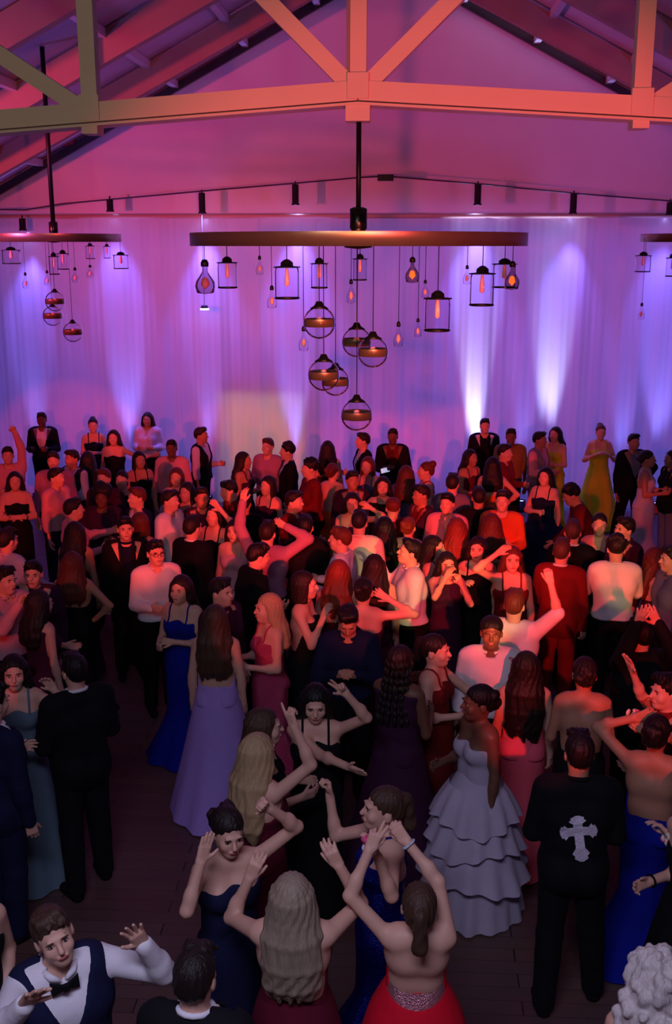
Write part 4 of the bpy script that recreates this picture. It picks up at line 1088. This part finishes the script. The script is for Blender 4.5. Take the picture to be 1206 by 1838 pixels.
B(250, 826, 'F', 30, 'gown:black:sheath:straps', 'bob:black', 'tan', ('bent', 'down'), 'woman with a black bob in black, in front of the pale blouse')
B(437, 827, 'F', 75, 'gown:plum:sheath:straps', 'long:dark', 'tan', ('down', 'bent'), 'slim woman with long dark hair at the left side of the lit doorway')
B(481, 801, 'M', -20, 'shirt:mauve', 'short:brown', 'light', ('bent', 'down'), 'brown-haired man in mauve shirt in front of the lit doorway')
B(517, 810, 'M', -80, 'suit:black:white', 'curly:black', 'light', ('down', 'down'), 'curly-haired man in black jacket turned left beside the lit doorway')
B(588, 806, 'F', 180, 'gown:darkred:sheath:scoop', 'long:dark', 'light', ('down', 'down'), 'dark-haired woman by the drapes left of the lowest glass globe')
B(652, 791, 'M', -75, 'suit:black:white', 'short:dark', 'light', ('down', 'bent'), 'man in black jacket in profile below the lowest glass globe')
B(705, 783, 'M', 0, 'suit:black:darkred', 'short:black', 'brown', ('bent', 'cross'), 'tall man in black suit jacket with a red-lit shirt, right of the lowest globe', phone=True)  # red light on the chest is put into the shirt's dark red
B(765, 846, 'F', -80, 'gown:darkred:sheath:scoop', 'bun:auburn', 'light', ('bent', 'down'), 'woman with a high bun in dark red, seen against the blue drape')
B(844, 822, 'F', 40, 'gown:maroon:sheath:scoop', 'long:dark', 'tan', ('bent', 'bent'), 'long-haired woman in maroon beside the brightest uplight column')
B(870, 764, 'M', 5, 'suit:black:black', 'short:black', 'light', ('down', 'down'), 'tall young man all in black right of the brightest uplight column')
B(917, 783, 'M', 0, 'tee:olive:black', 'short:black', 'brown', ('bent', 'down'), 'slim guest in olive top and black trousers against the drape')
B(905, 812, 'M', 60, 'shirt:darkred', 'short:dark', 'light', ('down', 'bent'), 'dark-haired man in dark red shirt in front of the olive top')
B(968, 789, 'M', 60, 'vest:grey:rose', 'short:black', 'tan', ('bent', 'down'), 'man in grey vest and rose shirt facing the woman in yellow')
B(997, 780, 'F', -35, 'gown:yellow:sheath:straps', 'wavy:black', 'light', ('front', 'bent'), 'woman in yellow dress with long black wavy hair under the second uplight column')
B(1078, 776, 'F', 0, 'gown:yellow:aline:straps', 'bun:auburn', 'light', ('chest', 'chest'), 'red-haired guest in lime yellow dress with hands at the chest', rad=.3)
B(1137, 793, 'M', 15, 'suit:black:grey', 'short:black', 'tan', ('down', 'hip'), 'man in black suit beside the woman in the grey satin gown', legs=((.17, .1, 0), (.14, -.05, 0)))
B(1161, 824, 'F', 75, 'gown:silver:mermaid:scoop', 'updo:dark', 'tan', ('bent', 'bent'), 'woman in long grey satin gown with dark hair pinned up near the right edge')
B(1206, 824, 'F', -70, 'suit:black:black:grey', 'long:black', 'tan', ('down', 'bent'), 'guest in black with long black hair cut by the right picture edge')
_g = G_MID
# left part of the crowd
B(27, 864, 'F', 20, 'gown:black:sheath:strapless', 'wavy:dark', 'light', ('cross', 'cross'), 'bare-shouldered woman in black strapless dress with folded arms at far left')
B(100, 857, 'M', 70, 'shirt:rose:navy', 'short:dark', 'light', ('down', 'down'), 'man in rose shirt and dark trousers turned right, beside the folded arms')
B(130, 823, 'M', -30, 'vest:navy:paleblue', 'short:dark', 'tan', ('down', 'bent'), 'man in navy vest with pale blue sleeves looking down')
B(158, 826, 'F', 180, 'gown:plum:sheath:high', 'xlong:dark', 'tan', ('down', 'down'), 'woman seen from behind with very long dark hair, below the navy dress')
B(187, 858, 'M', -10, 'shirt:plum', 'short:auburn', 'light', ('down', 'down'), 'red-lit man glimpsed between the pale blue sleeve and the round face')
B(219, 862, 'F', 0, 'gown:black:sheath:high', 'pony:dark', 'light', ('down', 'down'), 'round-faced girl with hair tied back above the raised pale arm')
B(317, 857, 'F', 0, 'gown:maroon:sheath:high', 'bob:auburn', 'light', ('down', 'down'), 'auburn-bobbed girl right in front of the man in pink shirt')
B(182, 892, 'M', 10, 'vest:plum:plum', 'afro:dark', 'brown', ('uplow', 'bent'), 'man with a big afro and dark vest, one forearm raised')
B(131, 914, 'M', 120, 'shirt:rose', 'short:dark', 'light', ('bent', 'front'), 'man in pink lit shirt leaning towards the man with the afro')  # white shirt with the pink light put into its rose cloth
B(247, 893, 'M', -50, 'suit:navy:white', 'short:auburn', 'light', ('down', 'bent'), 'auburn-haired man in navy suit jacket turned left')
B(304, 898, 'M', 70, 'shirt:white', 'short:dark', 'light', ('down', 'bent'), 'man in white shirt looking right, beside the navy suit jacket')
B(336, 884, 'F', -20, 'gown:darkred:sheath:straps', 'bob:dark', 'light', ('down', 'down'), 'dark-bobbed girl half hidden behind the man in white shirt')
B(362, 893, 'M', 20, 'suit:plum:plum', 'short:dark', 'tan', ('down', 'down'), 'dark-haired guest in plum jacket below the left half of the doorway')
B(135, 957, 'F', 170, 'gown:plum:sheath:scoop', 'long:dark', 'tan', ('down', 'down'), 'dark-haired girl seen from behind below the pink lit shirt')
B(225, 948, 'M', 20, 'suit:black:navy', 'short:black', 'light', ('down', 'down'), 'short black-haired man beside the bare orange back')
B(252, 940, 'F', 160, 'gown:black:sheath:backless', 'bob:auburn', 'tan', ('down', 'down'), 'auburn-haired woman with a bare back in black, left of the glasses')
B(345, 947, 'M', 150, 'suit:black:white', 'short:dark', 'light', ('down', 'down'), 'dark-haired man in black suit from behind with a white collar showing', collar=True)
B(385, 925, 'F', -20, 'gown:black:sheath:straps', 'wavy:black', 'light', ('bent', 'up'), 'black-haired woman raising a bare arm left of the crowd centre', tL=(394, 908, -.15), hands=('relax', 'open'))
B(412, 880, 'M', -60, 'shirt:darkred', 'short:dark', 'light', ('down', 'down'), 'red-faced man leaning left below the lit doorway', lean=12)
B(12, 970, 'M', 150, 'shirt:pale', 'short:dark', 'light', ('fwdlow', 'fwdlow'), 'man in pale shirt seen from behind at the left edge of the crowd')
B(130, 1013, 'F', 180, 'gown:black:mermaid:scoop', 'long:auburn', 'tan', ('hip', 'down'), 'woman in black gown seen from behind with a hand on her hip')
B(60, 1030, 'M', 10, 'suit:plum:plum', 'short:black', 'light', ('down', 'down'), 'man with short black hair and red-lit face left of the hand on hip')
B(279, 991, 'M', 30, 'shirt:white', 'short:black', 'light', ('bent', 'down'), 'young man in white shirt and glasses beside the girl in blue', glasses=True)
B(325, 1058, 'F', -15, 'gown:royal:mermaid:straps', 'long:dark', 'light', ('bent', 'cross'), 'smiling girl in royal blue mermaid gown with long dark hair', train=.1)
B(70, 1085, 'F', 140, 'gown:plum:sheath:high:black', 'long:dark', 'light', ('down', 'fwdlow'), 'girl with dark maroon hair and a pale arm, below the red-lit face')
B(8, 1040, 'M', 60, 'shirt:rose', 'short:dark', 'light', ('front', 'fwdlow'), 'man in rose shirt reaching forward at the left picture edge', tR=(42, 1085, -.2), tL=(50, 1078, .2))
# centre of the crowd
B(438, 903, 'M', 175, 'suit:black:black', 'short:black', 'tan', ('down', 'down'), 'man with black hair from behind, below the slim woman at the doorway')
B(481, 872, 'F', -30, 'gown:plum:sheath:scoop', 'bob:dark', 'light', ('down', 'down'), 'dark-bobbed woman right below the mauve shirt')
B(527, 900, 'M', 70, 'shirt:darkred', 'short:dark', 'light', ('down', 'bent'), 'man with large red-lit face in profile to the right, crowd centre')
B(557, 840, 'M', -70, 'shirt:darkred', 'curly:black', 'light', ('down', 'bent'), 'curly black-haired man in profile below the curly man in the black jacket')
B(597, 848, 'F', 150, 'gown:orange:sheath:backless', 'updo:auburn', 'light', ('down', 'down'), 'auburn woman with a bare orange-lit back below the drape guests')
B(632, 862, 'M', 20, 'suit:plum:steel', 'short:dark', 'tan', ('down', 'down'), 'dark-haired man under the man in profile below the globe')
B(660, 836, 'F', -20, 'gown:steel:sheath:scoop', 'bob:auburn', 'light', ('down', 'down'), 'auburn bob in the crowd just left of the phone in hand')
B(632, 903, 'F', 5, 'gown:plum:sheath:strapless', 'long:dark', 'light', ('down', 'up'), 'girl with long dark hair and one bare arm lifted, crowd centre', tL=(668, 905, -.1))
B(687, 873, 'F', 0, 'gown:black:sheath:high', 'long:dark', 'light', ('down', 'down'), 'girl with a round orange-lit face and long dark hair below the phone')
B(729, 852, 'F', 170, 'tee:steel:black', 'long:auburn', 'light', ('down', 'down'), 'auburn-haired guest from behind in a steel blue top')
B(705, 912, 'M', 190, 'shirt:darkred', 'cap:red', 'light', ('down', 'down'), 'guest with close red hair from behind, below the round orange-lit face')
B(757, 888, 'M', -60, 'suit:plum:darkred', 'short:dark', 'tan', ('down', 'down'), 'dark-haired man in plum jacket below the woman with the high bun')
B(733, 948, 'F', 165, 'gown:orange:sheath:strapless', 'updo:red', 'light', ('elbow', 'elbow'), 'red-haired woman with bare shoulders and bent raised arms right of centre')
B(645, 938, 'M', 175, 'shirt:cream', 'short:dark', 'light', ('bent', 'fwdlow'), 'man in cream shirt from behind at the very centre of the crowd', lean=8)
B(690, 948, 'F', 180, 'gown:black:sheath:high', 'long:black', 'light', ('down', 'down'), 'woman with straight black hair from behind, right of the cream shirt')
B(548, 946, 'M', 180, 'tee:black', 'short:black', 'light', ('down', 'down'), 'black-haired man in black top from behind, left of the white shirted man')
B(612, 967, 'M', -100, 'shirt:white', 'short:auburn', 'light', ('bent', 'bent'), 'auburn-haired man in white shirt turned left beside the cream shirt')
B(672, 1018, 'F', 180, 'gown:plum:sheath:scoop', 'xlong:dark', 'light', ('down', 'down'), 'woman with long dark maroon hair hiding the cream shirt')
B(608, 1028, 'F', 170, 'gown:maroon:sheath:scoop', 'wavy:red', 'light', ('down', 'down'), 'woman with wavy red hair from behind, below the white shirt')
B(422, 953, 'F', -10, 'gown:rose:sheath:scoop', 'long:dark', 'light', ('down', 'down'), 'girl in rose top with long dark hair right of the raised bare arm')
B(480, 957, 'M', 170, 'shirt:mauve', 'short:dark', 'light', ('down', 'up'), 'dark-haired man in mauve shirt raising his arm, left of centre', tR=(516, 935, .1))
B(462, 998, 'M', 120, 'suit:black:black', 'short:black', 'light', ('bent', 'down'), 'man in black suit bowing his head, above the pink sequin dress', lean=10)
B(545, 1050, 'F', 85, 'gown:black:sheath:backless', 'bob:dark', 'light', ('front', 'uplow'), 'woman with dark bob and choker in profile to the right', choker='white', tR=(592, 1112, -.05), tL=(590, 1120, .1))
B(482, 1092, 'F', -60, 'gown:seq_pink:mermaid:scoop', 'long:blonde', 'light', ('bent', 'bent'), 'blonde woman in pink sequin gown looking left')
B(386, 1112, 'F', 180, 'gown:lavender:aline:backless', 'wavy:brown', 'light', ('down', 'down'), 'woman with long wavy hair in lavender gown seen from behind', train=.16, hl=1.1, rad=.34)
B(396, 1062, 'M', 60, 'suit:plum:plum', 'short:dark', 'light', ('down', 'down'), 'dark-haired man right behind the lavender gown')
B(625, 1112, 'M', 0, 'shirt:navy:black', 'short:black', 'tan', ('clap', 'clap'), 'man in navy shirt with bowed head and joined hands', hp=28, lean=8)
B(652, 1062, 'F', 175, 'gown:plum:sheath:oneshoulder', 'updo:dark', 'light', ('elbow', 'bent'), 'woman in one-shoulder dress with bare red-lit back raising her hand', tR=(694, 1086, .05, (-1, .3, -.8)), hands=('open', 'relax'))
B(737, 990, 'M', -80, 'shirt:white', 'short:black', 'light', ('face', 'bent'), 'tall man in white shirt in profile looking left, right of the crowd centre', hp=-12, fat=1.12, h=1.84)
B(778, 984, 'F', 70, 'gown:plum:sheath:scoop', 'long:dark', 'light', ('bent', 'down'), 'dark-haired woman in profile right behind the tall white shirt')
# right part of the crowd
B(812, 868, 'M', 170, 'shirt:grey', 'short:dark', 'light', ('bent', 'down'), 'man in grey shirt from behind under the brightest uplight column')
B(803, 903, 'M', -20, 'shirt:rose', 'short:black', 'light', ('bent', 'bent'), 'man with black hair in front of the grey shirt')
B(884, 836, 'F', 180, 'gown:orange:sheath:scoop', 'long:black', 'light', ('hip', 'down'), 'black-haired woman with bare orange-lit shoulders from behind')
B(859, 893, 'M', 185, 'suit:black:black', 'short:dark', 'tan', ('down', 'down'), 'dark-haired man in black from behind below the bare orange shoulders')
B(902, 898, 'M', -10, 'shirt:orange', 'short:dark', 'light', ('down', 'bent'), 'red-lit man in orange shirt left of the glowing floor uplight')
B(820, 950, 'F', 180, 'gown:darkred:sheath:scoop', 'wavy:red', 'light', ('down', 'down'), 'woman with wavy orange hair from behind, right of the crowd centre')
B(882, 942, 'F', 190, 'gown:olive:sheath:scoop', 'long:auburn', 'light', ('down', 'down'), 'auburn-haired woman from behind in an olive dress')
B(857, 986, 'F', -10, 'gown:black:sheath:scoop', 'long:dark', 'light', ('uplow', 'down'), 'dark-haired woman in black facing the balcony with one forearm up', tR=(832, 1058, -.2))
B(802, 1014, 'F', 10, 'gown:plum:sheath:high', 'long:dark', 'light', ('uplow', 'uplow'), 'woman in plum with both forearms raised beside the tall white shirt', tR=(805, 1035, -.3), tL=(828, 1050, -.25))
B(919, 1004, 'F', 0, 'gown:darkred:sheath:straps', 'long:auburn', 'light', ('elbow', 'down'), 'auburn-haired woman in dark red with a raised bare arm', tR=(893, 985, -.15))
B(979, 856, 'F', -30, 'gown:navy:ball:straps', 'xlong:black', 'light', ('cross', 'down'), 'woman in wide navy gown with very long black hair beside the glowing uplight', rad=.42)
B(1027, 888, 'M', -90, 'shirt:darkred', 'curly:black', 'tan', ('fwdlow', 'fwdlow'), 'man in dark red shirt bending to the left behind the crowd', lean=22)
B(1028, 955, 'M', 170, 'suit:black:white', 'short:brown', 'light', ('down', 'down'), 'brown-haired man in black suit from behind on the right')
B(1008, 990, 'M', 160, 'suit:darkred:white', 'short:brown', 'light', ('down', 'bent'), 'brown-haired man in dark red jacket from behind on the right')
B(1076, 942, 'F', -10, 'gown:black:sheath:strapless', 'pony:dark', 'light', ('bent', 'down'), 'woman with red-lit face and bare shoulders between the two suits on the right')
B(1122, 948, 'M', -60, 'suit:plum:plum', 'short:dark', 'light', ('down', 'down'), 'dark-haired man turned left below the grey satin gown', hr=10)
B(1106, 984, 'M', 175, 'shirt:white:black', 'curly:dark', 'light', ('fwdlow', 'fwdlow'), 'man in wrinkled white shirt from behind on the right', h=1.8)
B(1178, 1006, 'F', 85, 'gown:plum:sheath:scoop', 'long:auburn', 'light', ('bent', 'bent'), 'woman with long auburn hair in profile near the right picture edge')
B(1207, 1003, 'M', -80, 'shirt:steel', 'short:dark', 'light', ('down', 'down'), 'man facing the auburn-haired woman, cut by the right picture edge')
B(923, 1086, 'M', 165, 'tee:white:grey', 'short:auburn', 'light', ('upout', 'down'), 'auburn-haired guest in white short-sleeved shirt raising a bare arm', tR=(992, 1035, -.1, (-.6, .2, -1)), hands=('fist', 'relax'))
B(882, 1134, 'M', -5, 'shirt:white', 'cap:black', 'brown', ('down', 'bent'), 'man in white shirt with flat black hair facing the balcony', flower=(.16, -.06, -.20))
B(944, 1200, 'F', 175, 'gown:coral:mermaid:backless', 'xlong:dark', 'light', ('down', 'down'), 'woman in coral pink gown with long dark hair seen from behind')
B(860, 1262, 'F', -60, 'gown:tulle_pale:gala:strapless', 'updo:black', 'brown', ('bent', 'down'), 'woman in white ruffled ball gown with black hair pinned up', ruffle=True, sw=.82, rad=.38, fix=True, h=1.66, brL='silver', hy=-15)
B(718, 1188, 'F', 150, 'gown:plum:aline:high', 'braid:dark', 'brown', ('bent', 'front'), 'woman with long braids in a dark plum gown seen from behind', train=.1, h=1.76, rad=.36)
B(780, 1168, 'F', 70, 'gown:darkred:sheath:scoop', 'pony:dark', 'light', ('bent', 'front'), 'woman in dark red with a forearm out, left of the white ball gown')
B(1049, 1210, 'F', 175, 'gown:black:sheath:backless', 'updo:dark', 'tan', ('bent', 'bent'), 'woman with dark pinned-up hair and bare back above the cross jacket')
B(1150, 1140, 'M', 200, 'suit:black:black', 'short:black', 'light', ('uplow', 'uplow'), 'man in black suit with both red-lit hands lifted near the right edge', tR=(1182, 1112, -.25), tL=(1150, 1105, -.35), hands=('open', 'open'))
B(1198, 1240, 'M', -70, 'suit:black:darkred', 'short:black', 'light', ('up', 'bent'), 'man at the right picture edge in black with a hand stretched up', tR=(1128, 1190, -.35, (0, .3, -1)), hands=('open', 'relax'))
_g = G_FRONT
B(1178, 1318, 'F', 160, 'gown:royal:mermaid:backless', 'updo:black', 'tan', ('face', 'face'), 'woman in royal blue gown with crossed raised forearms and a corsage', tL=(1138, 1272, .12, (1, 0, -.5)), tR=(1160, 1300, .25, (-1, 0, -.6)), corL=True, rad=.3)
CROSS = len(PEOPLE)
B(1040, 1352, 'M', 178, 'suit:black:black', 'short:black', 'tan', ('bent', 'bent'), 'man in black jacket with a glittering silver cross on the back', legs=((.17, -.1, 0), (.13, .06, 0)), h=1.80)
B(1262, 1440, 'F', -40, 'gown:black:short:straps', 'long:dark', 'light', ('down', 'down'), 'guest in black at the right picture edge with a dark band on the wrist', tR=(1158, 1600, -.15, (.3, .5, -.6)), tL=(1186, 1500, .25), brR='black', corL=True)
B(1180, 1768, 'F', 170, 'gown:pale:aline:straps', 'bigcurl:white', 'light', ('down', 'down'), 'woman with a mass of pale curls at the bottom right corner', hl=1.0)
# front left
B(25, 1207, 'F', 20, 'gown:slate:aline:straps', 'long:black', 'light', ('down', 'side'), 'woman in slate grey gown reaching an arm to the man in the black suit', tL=(98, 1238, -.05, (.2, .3, -1)), train=.12, rad=.3)
B(134, 1204, 'M', 222, 'suit:black:white', 'short:black', 'light', ('bent', 'bent'), 'man in black suit with a white collar seen from behind on the left', legs=((.12, .0, 0), (.15, .12, 0)), h=1.77, fat=1.1)
B(-16, 1262, 'M', 150, 'suit:navy:white', 'short:black', 'light', ('down', 'bent'), 'man in navy suit cut by the left picture edge', h=1.8)
B(95, 1675, 'M', 32, 'vest:navy:white', 'short:brown', 'light', ('bent', 'elbow'), 'smiling boy in navy vest, white shirt and black bow tie', bow=True, tL=(275, 1690, -.12, (.2, .5, -1)), hands=('open', 'open'), tR=(45, 1808, -.42, (-.6, .3, -1)), hp=-6, hr=-10, side=-4)
B(-70, 1590, 'F', 30, 'gown:black:sheath:straps', 'long:brown', 'light', ('down', 'down'), 'guest whose bare arm with a pale bracelet hangs at the left edge', tL=(12, 1815, -.1, (.2, .5, -.2)), brL='silver')
B(350, 1755, 'M', 172, 'suit:black:white', 'short:dark', 'light', ('down', 'down'), 'short-haired man in black with a white collar at the bottom edge', collar=True)
B(408, 1492, 'F', 28, 'gown:navy:mermaid:strapless', 'updo:dark', 'light', ('uplow', 'elbow'), 'laughing woman in navy strapless gown with pinned-up dark hair', tL=(488, 1436, -.1, (.9, .2, -.8)), tR=(360, 1546, -.25, (-.15, .3, -1)), hands=('flat', 'fist'), hp=10)
B(524, 1612, 'F', 180, 'gown:maroon:aline:backless', 'xlong:ash', 'light', ('elbow', 'elbow'), 'woman with long ash blonde hair and a maroon skirt, both hands up', tL=(444, 1556, .26, (.35, .1, -1)), tR=(612, 1532, .26, (-.35, .1, -1)), hands=('relax', 'relax'), fat=1.08, lean=-9, h=1.70, fix=True)
B(690, 1452, 'F', -75, 'gown:seq_royal:mermaid:straps', 'pony:brown', 'light', ('down', 'elbow'), 'woman in royal blue sequin gown in profile with one fist raised', tR=(576, 1418, .12, (-.2, -.4, -1)), hands=('fist', 'relax'), hp=-6, train=.1)
B(752, 1628, 'F', 182, 'gown:red:gala:backless', 'pony:brown', 'light', ('up', 'up'), 'woman in bright red ball gown from behind with both arms up', tL=(658, 1506, .10, (.8, .2, -.4)), tR=(722, 1492, .15, (-1, .2, -.3)), hands=('grip', 'peace'), corL=('pale', 'pink'), brR='silver', sash='seq_rose', rad=.36, lean=-14, h=1.62, fix=True)
B(566, 1262, 'F', 5, 'gown:black:sheath:scoop', 'long:black', 'light', ('bent', 'elbow'), 'smiling woman in black dress holding up two fingers', tL=(624, 1236, -.22, (.35, .4, -1)), tR=(648, 1392, -.4, (-.3, .2, -1)), hands=('flat', 'peace'), hp=12)
B(462, 1352, 'F', 140, 'gown:maroon:sheath:straps', 'xlong:blonde', 'light', ('elbow', 'down'), 'woman with long blonde hair raising a bent arm in the centre front', tR=(534, 1288, .02, (-.75, -.6, -.5)), hands=('point', 'relax'))
B(472, 1306, 'F', 100, 'gown:black:sheath:scoop', 'long:brown', 'light', ('bent', 'bent'), 'brown-haired woman in black half hidden behind the blonde hair')

place_people()
for p in PEOPLE: make_person(p)

# rhinestone cross on the back of the black jacket
def cross_emblem(p):
    s = p['h'] / 1.72
    def arm(L, w0, w1):                        # half outline of a flared, fringed arm pointing up (+z)
        return [(-w0, .0), (-w0, L * .55), (-w1, L * .72), (-w1 * .72, L * .80), (-w1 * .8, L * .9), (-w1 * .2, L), (w1 * .2, L), (w1 * .8, L * .9), (w1 * .72, L * .80), (w1, L * .72), (w0, L * .55), (w0, 0)]
    mb = MB(); tl = R(-9)
    for ang, L in ((0, .095), (90, .105), (180, .19), (270, .105)):
        o = arm(L, .026, .048); ca, sa = math.cos(R(ang) + tl), math.sin(R(ang) + tl)
        pts = []
        for x, z in o:
            for t in (0,): pts.append((x * ca - z * sa, x * sa + z * ca))
        n = len(pts); vs = []
        for lay in (0.004, 0.013):
            for x, z in pts:
                q = p['U'](x / s, 0, 1.215 + z / s); vs.append((q[0], sdf_back(p['jk'], q[0], q[2]) + lay, q[2]))
        mb.add(vs, [tuple(range(n))[::-1], tuple(range(n, 2 * n))] + [(i, (i + 1) % n, (i + 1) % n + n, i + n) for i in range(n)])
    c = p['U'](0, 0, 1.215); 
    vs = []
    for lay in (0.004, 0.014):
        for a in range(8):
            x, z = .034 * math.cos(a * PI / 4), .034 * math.sin(a * PI / 4); vs.append((c[0] + x, sdf_back(p['jk'], c[0] + x, c[2] + z) + lay, c[2] + z))
    mb.add(vs, [tuple(range(8))[::-1], tuple(range(8, 16))] + [(i, (i + 1) % 8, (i + 1) % 8 + 8, i + 8) for i in range(8)])
    o = mb.build('cross_emblem', mat('rhinestone', (225, 218, 232), 0.35, 0.0, bump=0.8, bscale=120, spec=0.8, noise=0.25, nscale=90), p['root']); o['label'] = 'glittering silver cross emblem'
cross_emblem(PEOPLE[CROSS])
# phone in the hand of the tall man in black
for p in PEOPLE:
    if p.get('phone'):
        w_, hc_, d_, e_, s_ = p['wr'][0]
        q = Matrix.Translation((p['X'], p['Y'], 0)) @ Matrix.Rotation(R(p['yaw']), 4, 'Z') @ Vector(hc_)
        o = MB().box((-.04, -.006, -.075), (.04, .006, .075)).build('phone', M_black); o.location = q + Vector((0, -.045, .0)); o.rotation_euler = (R(-25), R(80), 0)
        tag(o, 'phone with a pale screen in the hand of the tall man in black', 'phone')
        MB().box((-.036, -.0075, -.07), (.036, -.006, .07)).build('screen', mat('phone_screen', (200, 205, 230), 0.3, emit=((190, 195, 235), .8)), o)
